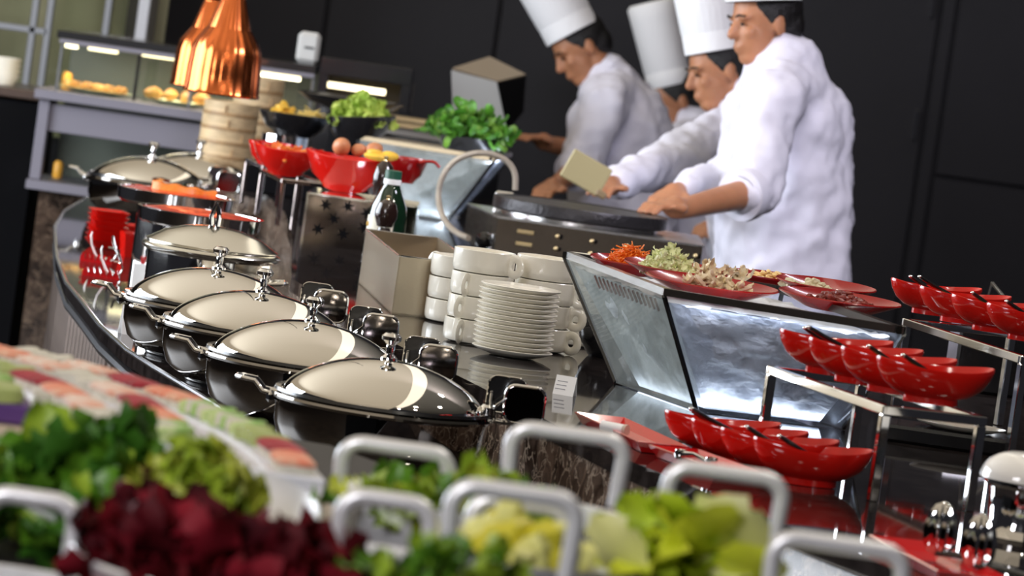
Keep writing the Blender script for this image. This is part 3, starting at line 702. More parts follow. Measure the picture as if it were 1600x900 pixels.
stuffheap('garlic_pieces', 'pale garlic pieces on the right rear oval plate', 'garlic', l3 + U3 + Vector((-.035, -.01, 0)), 40, .045, .025, .016, chunkm(.009), garl, 4)
stuffheap('diced_meat', 'dark red minced meat on the right end oval plate', 'meat', l4 + U3 + Vector((.0, 0, 0)), 120, .055, .03, .022, chunkm(.008), meat, 5)
stuffheap('ginger_slices', 'yellow ginger slices on the back oval plate', 'ginger', l5 + U3, 60, .045, .025, .02, chunkm(.007, .4), ging, 6)

# ================================================================== square tube stands and boat bowls
def stand(lab, cA, cC, cB, z0, z1, tw=.014, name='display_stand', m=chrome, cross=False):
    """three top corners A (front), C (left), B (right); fourth closes the frame"""
    t = thing(name, lab, 'stand', (cA.x, cA.y, z0)); o = Vector((cA.x, cA.y, 0))
    K = cC + cB - cA; cs = [Vector((c.x, c.y, 0)) - o for c in (cA, cB, K, cC)]
    for i, c in enumerate(cs):
        d = cs[(i + 1) % 4] - c; MB().box((c.x, c.y, (z1 - z0 - tw) / 2), (tw, tw, z1 - z0 - tw), b=.0015, rz=atan2(d.y, d.x)).build('leg', m, t, smooth=0)
    for i in range(4):
        a, b = cs[i], cs[(i + 1) % 4]; d = b - a; mid = (a + b) / 2
        MB().box((mid.x, mid.y, z1 - z0 - tw / 2), (d.length + tw, tw, tw), b=.0015, rz=atan2(d.y, d.x)).build('top_rail', m, t, smooth=0)
    return t
A2 = G(1363, 783, ZU); h2 = .141; B2 = G(1512, 799, ZU)
zt2 = ZU + h2
C2 = G(1207, 572, zt2)
stand('low chrome square tube stand under the middle row of red bowls', A2, C2, B2, ZU, zt2)
A1 = W(1600, 556, 7.35); zt1 = A1.z; C1 = G(1418, 498, zt1); B1 = A1 + Vector((.20, .10, 0))
stand('tall chrome square tube stand under the upper right red bowls', A1, C1, B1, ZU, zt1)
def boat_mesh(a=.094, b=.052, h=.050):
    g = MB(); g.lathe([(0, .006), (a * .40, .006), (a * .42, 0), (a * .46, 0), (a * .46, .009), (a * .66, .0145), (a * .84, h * .50), (a * .95, h * .76), (a, h), (a * .985, h + .003), (a * .95, h), (a * .88, h * .70), (a * .74, h * .45), (a * .5, .017), (0, .014)], 56, sy=b / a, zf=None)
    g.v = [(x, y, z + (.010 * (abs(x) / a) ** 2.2 * max(0, z - .006) / h * 1.0)) for x, y, z in g.v]; return g
bowlm0 = None
saucem = [mat('chili_paste', (.30, .04, .01), .3, var=.5, vscale=50, bump=.5), mat('soy_garnish', (.05, .025, .01), .25, var=.5, vscale=50), mat('herb_mix', (.12, .16, .03), .5, var=.6, vscale=60, bump=.5), mat('pickle_mix', (.55, .33, .10), .4, var=.6, vscale=50, bump=.5)]
def bowl_row(front_px, step, n, zf, labs, grp, rz, rx=.094, m=redm, D=None):
    global bowlm0
    rnd = random.Random(int(front_px[0]))
    for k in range(n):
        px, py = front_px[0] + step[0] * (k - .10 * k * (k - 1) / 2), front_px[1] + step[1] * (k - .05 * k * (k - 1) / 2)
        p = G(px, py, zf)
        if bowlm0 is None:
            bowlm0 = thing('boat_bowl', labs[k], 'bowl', p, rz, grp); boat_mesh().build('bowl', m, bowlm0, smooth=60); t = bowlm0
        else: t = dup(bowlm0, p, rz, label=labs[k], group=grp)
        if m is not redm and t is not bowlm0: pass
        s_ = rx / .094; t.scale = (s_, s_, s_)
        f = MB().lathe([(0, 0), (.066, 0), (.070, .003), (.05, .007), (0, .009)], 28, sy=.53).build('condiment', saucem[(k + int(front_px[1])) % 4]); f.location = p + Vector((0, 0, .026 * s_)); f.rotation_euler = (0, 0, rz); f.scale = (s_ * .95,) * 3
        f['label'] = labs[k].replace('red boat bowl', 'condiment filling the red boat bowl'); f['category'] = 'condiment'
        sp = thing('serving_spoon', labs[k].replace('red boat bowl', 'dark spoon resting in the red boat bowl'), 'spoon', p + Vector((0, 0, .036 * s_)), rz + rnd.uniform(-.1, .1) + .12)
        hl = 1.0 if k == 2 else .55
        MB().tube([(.02, 0, .003), (-.02 * hl, 0, .012), (-.07 * hl, 0, .016 + .012 * hl), (-.098 * hl, 0, .018 + .022 * hl)], .004, 8, rs=[.003, .003, .0065, .0055], flat=.6).build('handle', blackg, sp)
        MB().ell((.034, 0, .003), (.019, .012, .004)).build('bowl', chrome, sp)
        MB().ell((-.1 * hl, 0, .0185 + .022 * hl), (.004, .0045, .003)).build('end_cap', chrome, sp)
row = ['nearest', 'second', 'third', 'rearmost']
bowl_row((1453, 630), (-57, -15.8), 4, zt2 + .001, ['%s red boat bowl on the low chrome stand' % r for r in row], 'red boat bowls on the low stand', radians(18))
bowl_row((1262, 757), (-52, -15.5), 4, ZU + .001, ['%s red boat bowl standing on the dark counter' % r for r in row], 'red boat bowls on the counter', radians(16), m=redm)
bowl_row((1608, 533), (-56, -14.5), 4, zt1 + .001, ['%s red boat bowl on the tall chrome stand' % r for r in row], 'red boat bowls on the tall stand', radians(18), .090)

# long red tray with tongs on counter edge
def tray(lab, p0, p1, wd, z, h=.016, m=redl):
    d = (p1 - p0); L = d.length; mid = (p0 + p1) / 2
    t = thing('serving_tray', lab, 'tray', (mid.x, mid.y, z), atan2(d.y, d.x), 'long red lacquer trays')
    g = MB(); a, b = L / 2, wd / 2; s = .012
    def q(x, y, zz): return [(-x, -y, zz), (x, -y, zz), (x, y, zz), (-x, y, zz)]
    rings = [q(a - s, b - s, 0), q(a, b, h), q(a - .003, b - .003, h + .001), q(a - s - .001, b - s - .001, .004)]
    vs = [v for r_ in rings for v in r_]; fs = [(3, 2, 1, 0), (12, 13, 14, 15)]
    for k in range(3):
        for i in range(4): j = (i + 1) % 4; fs.append((k * 4 + i, k * 4 + j, k * 4 + 4 + j, k * 4 + 4 + i))
    g.add(vs, fs).build('tray', m, t, smooth=0); return t
ta, tb = G(925, 668, ZU), G(1040, 716, ZU)
tray('long red tray holding a white towel and tongs, nearer the ice display', G(935, 665, ZU), G(1035, 712, ZU), .085, ZU + .001)
tray('second long red tray holding a chrome ladle, beside the counter bowls', G(1050, 716, ZU), G(1150, 752, ZU), .085, ZU + .001)
p = G(958, 668, ZU + .02)
t = thing('rolled_towel', 'white rolled towel on the long red tray', 'towel', p, -.6); MB().tube([(-.02, 0, 0), (.02, 0, 0)], .008, 14).build('roll', paper, t); MB().tube([(.021, 0, 0), (.026, 0, 0)], .0085, 14).build('band', mat('towel_band', (.6, .5, .42), .6), t)
t = thing('tongs', 'slim steel tongs lying across the long red tray', 'tongs', G(985, 672, ZU + .02), 0)
a, b = W(970, 655, 7.1) - t.location, W(1035, 695, 6.85) - t.location
for k in (0, 1): MB().tube([a + Vector((.0, 0, .002)), b + Vector((.005 * k - .001, .012 * k, .0))], .0022, 6, flat=.6).build('arm', chrome, t)
t = thing('chrome_ladle', 'chrome ladle lying on the second long red tray', 'ladle', G(1090, 722, ZU + .014), -.9)
MB().tube([(-.035, 0, .004), (-.01, 0, .009), (.02, 0, .004)], .006, 10, rs=[.007, .004, .005]).build('handle', chrome, t)
MB().lathe([(0, 0), (.008, 0), (.010, .006), (.009, .016), (.007, .016), (0, .004)], 16, c=(.03, 0, -.004)).build('cup', chrome, t)
MB().lathe([(0, 0), (.008, 0), (.010, .006), (.009, .014), (.007, .014), (0, .004)], 16, c=(-.04, 0, -.002)).build('cup', chrome, t)

# bottom right: third tray with fluted tongs, dome of napkin, chrome fluted cups, cream platter
tray('red tray at the lower right corner holding fluted tongs', G(1410, 862, ZU), G(1520, 920, ZU), .10, ZU + .001)
def shell(lab, px, py, D, rz, m=chrome):
    p = G(px, py, ZU + .01); t = thing('shell_tongs', lab, 'tongs', p, rz)
    t.scale = (1.3, 1.3, 1.3); g = MB(); g.lathe([(0, .0), (.010, .004), (.015, .014), (.016, .028), (.013, .042), (.008, .052), (0, .056)], 60, flute=11, fa=.14, sy=.6)
    g.build('scoop', m, t); MB().tube([(0, 0, .004), (.03, -.01, .006), (.075, -.03, .004)], .007, 8, flat=.5).build('handle', blackm, t); return t
shell('left fluted chrome tong head rising from the corner tray', 1464, 870, 5.9, -.3)
shell('right fluted chrome tong head rising from the corner tray', 1524, 890, 5.8, -.3)
t = thing('chrome_urn', 'chrome stand cropped at the right edge under a white cloth mound', 'stand', (W(1600, 800, 6.1).x, 6.1, ZU))
MB().lathe([(0, 0), (.058, 0), (.06, .008), (.05, .03), (.055, .075), (.062, .08), (.062, .084), (0, .084)], 48, flute=16, fa=.015).build('bowl', chrome, t)
p = W(1598, 765, 6.1); t2 = thing('white_mound', 'white cloth mound on the chrome stand at the right edge', 'cloth', (p.x, p.y, ZU + .086))
MB().lathe([(.062, 0)] + [(.062 * cos(a) ** .8, .04 * sin(a)) for a in [pi / 2 * k / 10 for k in range(1, 10)]] + [(0, .04)], 40).build('mound', whitem, t2)
p = G(1500, 672, ZU + .03); t = thing('cream_platter', 'cream oval platter behind the low chrome stand', 'platter', (p.x, p.y, ZU + .03))
MB().lathe([(0, 0), (.05, 0), (.075, .008), (.077, .010), (.07, .009), (0, .004)], 40, sy=.8).build('plate', chinam, t)
t = thing('black_tray', 'black slab carrying the cream oval platter', 'slab', (p.x - .02, p.y, ZU)); MB().box((0, 0, .0145), (.22, .14, .029), b=.005).build('slab', blackm, t)
t = thing('black_cabinet', 'low black appliance at the right behind the upper red bowls', 'appliance', (W(1590, 500, 8.8).x, 8.8, ZU))
MB().box((0, 0, .085), (.24, .2, .17), b=.006).build('body', blackg, t); MB().tube([(-.07, -.08, .22), (.0, -.1, .155)], .004, 8).tube([(-.07, -.08, .22), (-.07, -.02, .17)], .003, 8).build('lever', chrome, t)

# ================================================================== crepe griddle
zg = 1.15; pc = W(908, 322, 10.9); zg = pc.z
t = thing('crepe_griddle', 'round cast iron crepe griddle on a steel box, steaming before the chefs', 'griddle', (0, 0, 0))
gr = 275 / 2 * 10.9 / F
MB().lathe([(0, -.032), (gr * .97, -.032), (gr, -.028), (gr, -.003), (gr * .992, 0), (gr * .975, -.003), (0, -.003)], 64, c=(pc.x, 10.9, zg)).build('hot_plate', castiron, t)
MB().lathe([(gr * .4, -.046), (gr * .9, -.046), (gr * .9, -.033), (gr * .4, -.033)], 40, c=(pc.x, 10.9, zg)).build('plate_ring', steel, t)
x0 = W(776, 360, 10.66).x; x1 = W(1096, 400, 10.66).x; zb = zg - .046; y0 = 10.66; y1 = 11.10; xl = W(729, 330, 11.0).x
bodym = mat('griddle_steel', (.17, .14, .11), .24, 1.0, bump=.05, bscale=90, stretch=(12, 1, 1))
# body hexa, left side running back to the left
MB().hexa([(x0, y0, ZU + .022), (x1, y0, ZU + .022), (x1 + .0, y1, ZU + .022), (xl, y1, ZU + .022)], [(x0, y0, zb), (x1, y0, zb), (x1, y1, zb), (xl, y1, zb)]).build('body', bodym, t, smooth=0)
MB().hexa([(x0 - .003, y0 - .004, zb), (x1 + .003, y0 - .004, zb), (x1 + .003, y1, zb), (xl - .003, y1, zb)], [(x0 - .003, y0 - .004, zb + .005), (x1 + .003, y0 - .004, zb + .005), (x1 + .003, y1, zb + .005), (xl - .003, y1, zb + .005)]).build('top_plate', steel, t, smooth=0)
for (fx, fy) in ((x0 + .03, y0 + .03), (x1 - .03, y0 + .03), (x1 - .03, y1 - .04), (xl + .05, y1 - .04)):
    MB().lathe([(0, 0), (.012, 0), (.014, .02), (0, .022)], 16, c=(fx, fy, ZU)).build('foot', blackm, t)
brass = mat('slot_brass', (.85, .68, .38), .3, 1.0)
for k in range(6):
    for j in range(2):
        px = W(822 + k * 54, 356 + k * 7.6, y0).x; z_ = zb - .024 - .030 * j
        L = .060 if k == 0 else .020
        MB().box((px, y0 - .001, z_), (L * .7, .004, .010 if k == 0 else .009), b=.003).build('vent_slot', darkm if k else brass, t)
        if k: MB().ell((px - L * .3, y0 - .003, z_), (.006, .003, .006), 10).build('rivet', brass, t)
MB().lathe([(0, 0), (.022, 0), (.022, .006), (.017, .008), (.015, .022), (0, .024)], 24, Matrix.Translation((x0 - .026, y0 + .09, zb - .064)) @ Matrix.Rotation(radians(75), 4, 'X') @ Matrix.Rotation(-.5, 4, 'Y')).build('control_knob', blackm, t)
MB().box((x0 - .012, y0 + .05, zb - .065), (.004, .05, .05), rz=.3, b=.001).build('control_plate', chrome, t)
MB().box((W(790, 297, 11.0).x, 11.06, zb + .026), (.05, .03, .045), b=.006).build('hinge_block', steel, t)
# hose
hosem = mat('braided_hose', (.50, .44, .36), .35, .6, var=.2, bump=.5, bscale=300)
hp = [W(x, y, D) for x, y, D in ((805, 297, 11.0), (806, 270, 11.0), (793, 251, 11.0), (772, 241, 11.0), (748, 238, 11.0), (722, 244, 11.0), (701, 259, 11.0), (688, 282, 11.0), (684, 308, 11.0), (689, 334, 10.95), (700, 353, 10.9), (716, 366, 10.85), (732, 372, 10.8))]
def smoothp(P, it=3):
    P = [Vector(p) for p in P]
    for _ in range(it):
        Q = [P[0]]
        for a, b in zip(P, P[1:]): Q += [a.lerp(b, .25), a.lerp(b, .75)]
        Q.append(P[-1]); P = Q
    return P
MB().tube(smoothp(hp), .0078, 10).build('hose', hosem, t)

# ================================================================== back: second ice display with bowls on it
zt_ = 1.19
bF = W(700, 346, 12.2); bR = bF + Vector((.05, .45, 0)); bL = bF + Vector((-.20, .05, 0))
ice_display('rear ice display with pale frosted panes below the herb bowl', bL, bF, bF + Vector((.02, .35, 0)), W(560, 205, 12.25), W(772, 252, 12.05), W(800, 240, 12.55), ZU, W(772, 252, 12.05).z, vents=False, ice_fill=.20, rimm=mat('brass_dark_rim', (.30, .23, .14), .4, .6))
zt2b = W(772, 252, 12.05).z + .013
# brass-edged shelf steps behind
xs0, xs1 = W(575, 215, 13.2).x, W(735, 235, 13.2).x
t = thing('step_shelf', 'low stepped shelf with brass edged steps behind the rear ice display', 'shelf', ((xs0 + xs1) / 2, 13.2, 0))
for k, (py, D) in enumerate(((222, 13.05), (196, 13.28), (186, 13.48))):
    z_ = W(655, py, D).z; MB().box((0, D - 13.2, z_ - .006), (xs1 - xs0, .16, .012), b=.002).build('step', mat('brass_edge', (.55, .42, .24), .35, .6), t)
    MB().box((0, D - 13.2 + .01, (z_ - .013 + ZU + .001) / 2), (xs1 - xs0 - .02, .13, z_ - .013 - ZU - .001)).build('riser', mat('step_riser', (.30, .28, .25), .4), t, smooth=0)

def bowlb(lab, px, py, D, wpx, h, m=blackg, cat='bowl', sy=1, name='black_bowl', grp=None, zf=None):
    p = W(px, py, D); r = wpx / 2 * D / F; t = thing(name, lab, cat, (p.x, p.y, p.z - h), 0, grp)
    MB().lathe([(0, .003), (r * .45, .003), (r * .47, 0), (r * .52, 0), (r * .54, .005), (r * .8, h * .35), (r * .97, h * .9), (r, h), (r * .975, h + .002), (r * .94, h * .93), (r * .75, h * .4), (r * .4, .012), (0, .01)], 44, sy=sy, zf=zf).build('bowl', m, t, smooth=60)
    return t, r
t, r = bowlb('black bowl of yellow fruit and noodles behind the red egg bowls', 462, 178, 12.4, 116, .062); LB = t.location + Vector((0, 0, .035))
yel = mat('corn_yellow', (.95, .58, .06), .45, var=.2, vscale=20); noo = mat('noodle_yellow', (.80, .62, .18), .5)
stuffheap('yellow_fruit', 'bright yellow fruit pieces at the left of the black bowl', 'fruit', LB + Vector((-.035, 0, .015)), 26, .03, .03, .035, chunkm(.014), yel, 9)
stuffheap('noodles', 'thin yellow noodles at the right of the black bowl', 'noodles', LB + Vector((.045, -.01, .018)), 120, .035, .04, .02, shred(.04, .0015, .6), noo, 10)
st = thing('steel_pot', 'bright steel pot supporting the black noodle bowl', 'pot', (LB.x - .02, LB.y, W(440, 222, 12.4).z - .07)); hh_ = (t.location.z - st.location.z) - .001
MB().lathe([(0, 0), (.065, 0), (.066, hh_), (0, hh_)], 40).build('body', chrome, st)
bx = thing('black_plinth', 'dark plinth under the steel pot and black bowls', 'plinth', (LB.x + .06, LB.y, ZU)); MB().box((0, .03, (st.location.z - ZU) / 2 - .001), (.34, .17, st.location.z - ZU - .002), b=.004).build('block', darkm, bx)
t, r = bowlb('black bowl heaped with pale green lettuce in the back', 566, 182, 12.3, 106, .072, zf=lambda a: .012 * cos(a)); LB2 = t.location + Vector((0, 0, .05))
let = mat('frisee_green', (.62, .72, .14), .5, var=.35, vscale=20, col2=(.30, .50, .05)); 
stuffheap('curly_lettuce', 'pale green curly lettuce heaped in the rear black bowl', 'lettuce', LB2, 170, .07, .06, .075, leafm(.035, .016, .25, .3, 6, 5), let, 11, tiltr=1.2, core=1)
t, r = bowlb('wide shallow black dish behind the lettuce bowl', 548, 153, 13.0, 168, .035)
bs = thing('dish_pedestal', 'dark pedestal under the wide shallow black dish', 'pedestal', (t.location.x, t.location.y, ZU)); MB().lathe([(0, 0), (.06, 0), (.05, .02), (.05, t.location.z - ZU - .002), (0, t.location.z - ZU - .002)], 24).build('column', darkm, bs)
t, r = bowlb('black bowl holding the leafy basil in the back', 732, 214, 12.35, 98, .055); LB3 = t.location + Vector((0, 0, .05))
bas = [mat('basil_green', (.07, .25, .02), .4, var=.4, vscale=20), mat('basil_light', (.22, .45, .06), .4, var=.3, vscale=20), mat('basil_mid', (.11, .33, .03), .4)]
heap('basil', 'bushy green basil filling the rear black bowl', 'herbs', LB3, 190, .115, .09, .085, leafm(.042, .014, .06, .35, 6, 4), bas, 'leaf', 1.1, seed=12, protos=6)
# red bowls with eggs
t, r = bowlb('deep red bowl of brown eggs on the mirrored box', 545, 247, 10.7, 138, .082, m=redm, name='red_bowl', zf=lambda a: .010 * abs(cos(a)) ** 3); LE = t.location.copy()
eggm = mat('brown_egg', (.62, .25, .11), .45, var=.1)
for k, (px, py, s_) in enumerate(((534, 221, 1.15), (561, 226, .8), (585, 226, .95))):
    p = W(px, py + 8, 10.7); e = MB().lathe([(0, -.022)] + [(.019 * cos(a) * (1 - .12 * sin(a)), .024 * sin(a)) for a in [pi * (k_ / 12 - .5) for k_ in range(1, 12)]] + [(0, .024)], 20).build('egg', eggm, loc=p, rot=(1.2, .4, k)); e.scale = (s_,) * 3
    tag(e, ['largest brown egg at the left of the deep red bowl', 'small brown egg in the middle of the deep red bowl', 'brown egg above the butter in the deep red bowl'][k], 'egg', 'brown eggs in the red bowl')
p = W(598, 243, 10.62); b_ = thing('omelette_roll', 'yellow rolled omelette at the right of the egg bowl', 'omelette', p); sp_ = [(x_, 0, z_) for x_, z_ in [((.006 + .0016 * k) * cos(k * .6), (.006 + .0006 * k) * sin(k * .6)) for k in range(22)]]
MB().ell((-.012, 0, -.004), (.034, .03, .011), 16).ell((.016, .0, .001), (.024, .02, .012), 14).ell((-.02, .0, .005), (.02, .022, .008), 14).build('egg_roll', yel, b_)
t, r = bowlb('red bowl of sliced peppers left of the egg bowl', 450, 234, 11.1, 112, .065, m=redm, name='red_bowl', zf=lambda a: .010 * abs(cos(a)) ** 3); LP = t.location + Vector((0, 0, .04))
pep = mat('pepper_red', (.75, .10, .03), .3, var=.5, vscale=30, col2=(.85, .30, .05))
stuffheap('sliced_peppers', 'sliced red peppers in the left red bowl', 'peppers', LP, 60, .06, .05, .03, shred(.04, .004, .8), pep, 13)
t, r = bowlb('red bowl behind, at the left end of the row', 425, 224, 11.5, 74, .055, m=redm, name='red_bowl')
t3, r = bowlb('dark red bowl with a hooked handle right of the bottle', 632, 247, 10.9, 74, .06, m=redd, name='red_bowl'); 
MB().tube(smoothp([W(655, 254, 10.85) - t3.location, W(668, 252, 10.85) - t3.location, W(680, 253, 10.85) - t3.location, W(687, 262, 10.85) - t3.location]), .004, 8).build('hooked_handle', redd, t3)
# mirrored box with star cut-outs
xa, xb = W(480, 300, 10.45).x, W(652, 322, 10.45).x; ztb = LE.z - .001
t = thing('mirrored_box', 'mirrored steel box with star cutouts under the egg bowl', 'box', ((xa + xb) / 2, 10.6, ZU)); wv = xb - xa; hv = ztb - ZU
mirm = mat('mirror_steel', (.30, .25, .22), .08, 1.0)
MB().box((0, 0, hv - .003), (wv, .28, .006), b=.001).build('top', chrome, t, smooth=0)
MB().box((0, -.138, (hv - .006) / 2), (wv, .003, hv - .006)).build('front_side', mirm, t, smooth=0)
MB().box((0, .138, (hv - .006) / 2), (wv, .003, hv - .006)).build('back_side', mirm, t, smooth=0)
for sg in (-1, 1): MB().box((sg * (wv / 2 - .0015), 0, (hv - .006) / 2), (.003, .27, hv - .006)).build('side', mirm, t, smooth=0)
for sg in (-1, 1): MB().box((sg * (wv / 2 - .002), -.139, hv / 2), (.006, .006, hv)).build('corner_post', chrome, t, smooth=0)
for sx_, sz_ in ((.18, .80), (.38, .83), (.27, .55), (.14, .3), (.37, .27), (.55, .45), (.56, .75)):
    g = MB(); P = []
    for k in range(12): a = pi * k / 6 + .3; rr = .017 if k % 2 == 0 else .006; P.append((rr * cos(a), rr * sin(a)))
    n = 12; g.add([(x, 0, z) for x, z in P] + [(x, .002, z) for x, z in P], [tuple(range(n)), tuple(range(n, 2 * n))[::-1]] + [(i, (i + 1) % n, n + (i + 1) % n, n + i) for i in range(n)], Matrix.Translation((-wv / 2 + wv * sx_, -.1415, hv * sz_)))
    g.build('star_cutout', darkm, t, smooth=0)
# small nested stands left of it, under the red bowls
zsA = LP.z - .041
cA = W(437, 282, 10.85); cA = Vector((cA.x, 10.85, 0)); 
darkst = mat('mirror_tube', (.45, .38, .36), .12, 1.0)
xA_ = W(440, 300, 10.95).x; xC_ = W(412, 290, 11.25).x
stand('front nested mirror stand under the pepper bowl', Vector((xA_, 10.95, 0)), Vector((xC_ - .012, 11.3, 0)), Vector((xA_ + .1, 11.0, 0)), ZU, zsA, .011, m=darkst)
zsB = LP.z - .05; xA2 = W(411, 270, 11.42).x
stand('rear nested mirror stand under the left end red bowl', Vector((xA2, 11.42, 0)), Vector((W(390, 255, 11.7).x - .008, 11.72, 0)), Vector((xA2 + .09, 11.48, 0)), ZU, W(425, 224, 11.5).z - .056, .011, m=darkst)

# bottle and mills
p = G(598, 408, ZU); pb = Vector((W(600, 380, 9.9).x, 9.9, ZU)); kk = 9.9 / F
zt_b = W(613, 266, 9.9).z - ZU
t = thing('oil_bottle', 'dark green oil bottle with a white label and green cap', 'bottle', pb)
R = 30 * kk
MB().lathe([(0, .002), (R * .9, 0), (R, .006), (R, zt_b * .55), (R * .93, zt_b * .64), (R * .55, zt_b * .80), (R * .42, zt_b * .86), (R * .40, zt_b * .9), (0, zt_b * .9)], 36).build('body', glassdk, t)
MB().lathe([(R * .42, zt_b * .855), (R * .46, zt_b * .86), (R * .46, zt_b * .91), (R * .42, zt_b * .915)], 24).build('neck_band', paper, t)
MB().lathe([(0, zt_b * .90), (R * .44, zt_b * .91), (R * .44, zt_b * .995), (R * .38, zt_b), (0, zt_b)], 24).build('cap', mat('cap_green', (.02, .10, .06), .4), t)
g = MB(); vs = []; n = 12
for k in range(n + 1):
    a = pi * 1.0 + pi * .62 * k / n; vs += [((R + .0008) * cos(a), (R + .0008) * sin(a), zt_b * .10), ((R + .0008) * cos(a), (R + .0008) * sin(a), zt_b * .53)]
lb = g.add(vs, [(2 * k, 2 * k + 2, 2 * k + 3, 2 * k + 1) for k in range(n)]).build('label', mat('cream_label', (.80, .76, .62), .6), t)
for (a, z_, ra) in ((pi * 1.12, .44, .006), (pi * 1.16, .2, .007)):
    MB().ell(((R + .001) * cos(a), (R + .001) * sin(a), zt_b * z_), (.004, .003, ra), 10).build('emblem', mat('emblem_gold', (.75, .45, .08), .5), lb)
def mill(lab, px, D, ztop, z0=ZU, s=1.0):
    p = Vector((W(px, 330, D).x, D, z0)); h = ztop - z0; t = thing('pepper_mill', lab, 'mill', p); wm = mat('ebony_turned', (.02, .009, .007), .2, coat=.6)
    MB().lathe([(0, 0), (.026 * s, 0), (.027 * s, .008), (.021 * s, .02), (.016 * s, h * .30), (.018 * s, h * .36), (.014 * s, h * .42), (.018 * s, h * .50), (.015 * s, h * .56), (.013 * s, h * .60), (0, h * .60)], 28).build('body', wm, t)
    MB().lathe([(0, h * .605), (.017 * s, h * .61), (.024 * s, h * .72), (.025 * s, h * .80), (.019 * s, h * .90), (.008 * s, h * .945), (0, h * .945)], 28).build('head', wm, t)
    MB().lathe([(0, h * .94), (.005, h * .94), (.003, h * .96), (.006, h * .985), (0, h)], 14).build('finial', brass, t)
mill('front turned ebony pepper mill with a brass finial beside the oil bottle', 604, 9.65, W(608, 305, 9.65).z)
mill('rear turned ebony pepper mill behind the bottle neck', 592, 10.2, W(606, 243, 10.2).z)

# ================================================================== heat lamps
def lamp(lab, px, py, D, wpx, grp='copper heat lamps'):
    p = W(px, py, D); R = wpx / 2 * D / F; t = thing('heat_lamp', lab, 'lamp', p, 0, grp)
    prof = [(R, 0), (R * 1.02, .004), (R * .99, .010), (R * .97, R * .6), (R * .93, R * 1.12), (R * .86, R * 1.36), (R * .66, R * 1.66), (R * .46, R * 1.92), (R * .36, R * 2.2), (R * .31, R * 2.6), (R * .33, R * 2.62), (R * .33, R * 2.75), (R * .2, R * 2.8)]
    MB().lathe(prof + [(R * .18, R * 2.78), (R * .33, R * 2.55), (R * .6, R * 1.7), (R * .88, R), (R * .97, .004)], 120, flute=20, fa=.012).build('shade', copper, t, smooth=50)
    MB().lathe([(R * .37, R * 2.7), (R * .39, R * 2.72), (R * .39, R * 2.8), (R * .37, R * 2.84)], 32).build('collar', chrome, t)
    MB().tube([(0, 0, R * 2.75), (0, 0, 3.6 - p.z)], .008, 10).build('stem', blackm, t)
    MB().ell((0, 0, R * .7), (R * .4, R * .4, R * .5), 16).build('bulb', mat('bulb_glow', (1, .6, .3), .4, emis=(1, .45, .15), estr=1.5), t)
    return t
lamp('front fluted copper heat lamp hanging over the steamer baskets', 345, 148, 11.2, 118)
lamp('rear fluted copper heat lamp partly behind the front one', 318, 138, 12.2, 106)

# ================================================================== bamboo steamers
def steamer(px, D, w, ztop_px, grp, nmin, lab, zfloor=ZU):
    x = W(px, 200, D).x; r = w / 2 * D / F; ztop = W(px, ztop_px, D).z; n = nmin; h = (ztop - zfloor) / n; first = None
    for k in range(n):
        L = 'bamboo steamer basket, number %s up in the %s' % (['one', 'two', 'three', 'four', 'five', 'six', 'seven'][k], lab); loc = Vector((x + random.uniform(-.002, .002), D, zfloor + h * k + .0005))
        if first is None:
            first = thing('steamer_basket', L, 'steamer', loc, 0, grp)
            MB().lathe([(0, .004), (r * .9, .004), (r * .9, 0), (r * .985, 0), (r * .985, h - .001), (r * .93, h - .001), (r * .93, .008), (0, .008)], 48).build('basket', bamboo, first)
            MB().lathe([(r * .98, 0), (r, .001), (r, h * .22), (r * .98, h * .24)], 48).build('hoop', bamband, first)
            MB().box((r * .25, -r * .99, h * .5), (.004, .006, h * .5), b=.001).build('binding', bamband, first)
        else: dup(first, loc, random.uniform(-.5, .5), label=L)
steamer(357, 13.2, 88, 158, 'near stack of bamboo steamers', 5, 'near stack under the copper lamp')
steamer(397, 13.62, 78, 120, 'rear stack of bamboo steamers', 6, 'taller stack right behind')

# ================================================================== pastry display case, far left
YD = 14.0
def dp3(px, py, dy=0): return W(px, py, YD + dy)
t = thing('pastry_display', 'glass pastry display case with lit shelves and steel bands at the left', 'display case', (0, YD, 0))
def slab(name, x0, x1, z0, z1, y0, y1, m, b=.002, par=None):
    return MB().box(((x0 + x1) / 2, (y0 + y1) / 2 - 0, (z0 + z1) / 2), (x1 - x0, y1 - y0, z1 - z0), b=b).build(name, m, par or t, smooth=0)
xL, xR = dp3(88, 100).x, dp3(492, 120).x
zTop = dp3(200, 68).z; zB1 = dp3(200, 157).z; zB1b = dp3(200, 172).z; zS = dp3(200, 178).z; zS2 = dp3(200, 222).z; zLow = dp3(200, 300).z
casem = mat('case_steel', (.23, .22, .26), .5, .4)
slab('roof', xL - .01, xR, zTop - .012, zTop + .012, 0, .4, blackm)
slab('roof_fascia', xL, xR, zTop - .028, zTop - .013, -.004, .01, casem)
slab('deck', xL - .05, xR, zB1b, zB1, -.06, .4, casem)
slab('apron', xL - .01, xR, zS2, zS + .0, -.01, .02, casem)
slab('end_post', xL - .035, xL - .0, zLow + .001, zB1b - .002, -.03, .02, casem)
slab('base_shelf', xL - .04, xR, zLow - .03, zLow, -.06, .4, casem)
slab('back_board', xL, xR, zLow, zTop - .02, .38, .4, mat('case_back', (.12, .13, .11), .5))
slab('plinth', xL, xR, 0.0, zLow - .031, .0, .38, marble('dark_brown_marble', (.085, .055, .038), (.16, .11, .075), (.02, .012, .008)))
for px in (92, 215, 302, 492):
    x = dp3(px, 110).x; slab('glass_post', x - .005, x + .005, zB1 + .001, zTop - .031, -.003, .007, mat('post_grey', (.22, .23, .24), .3, .6) if px != 215 else blackm)
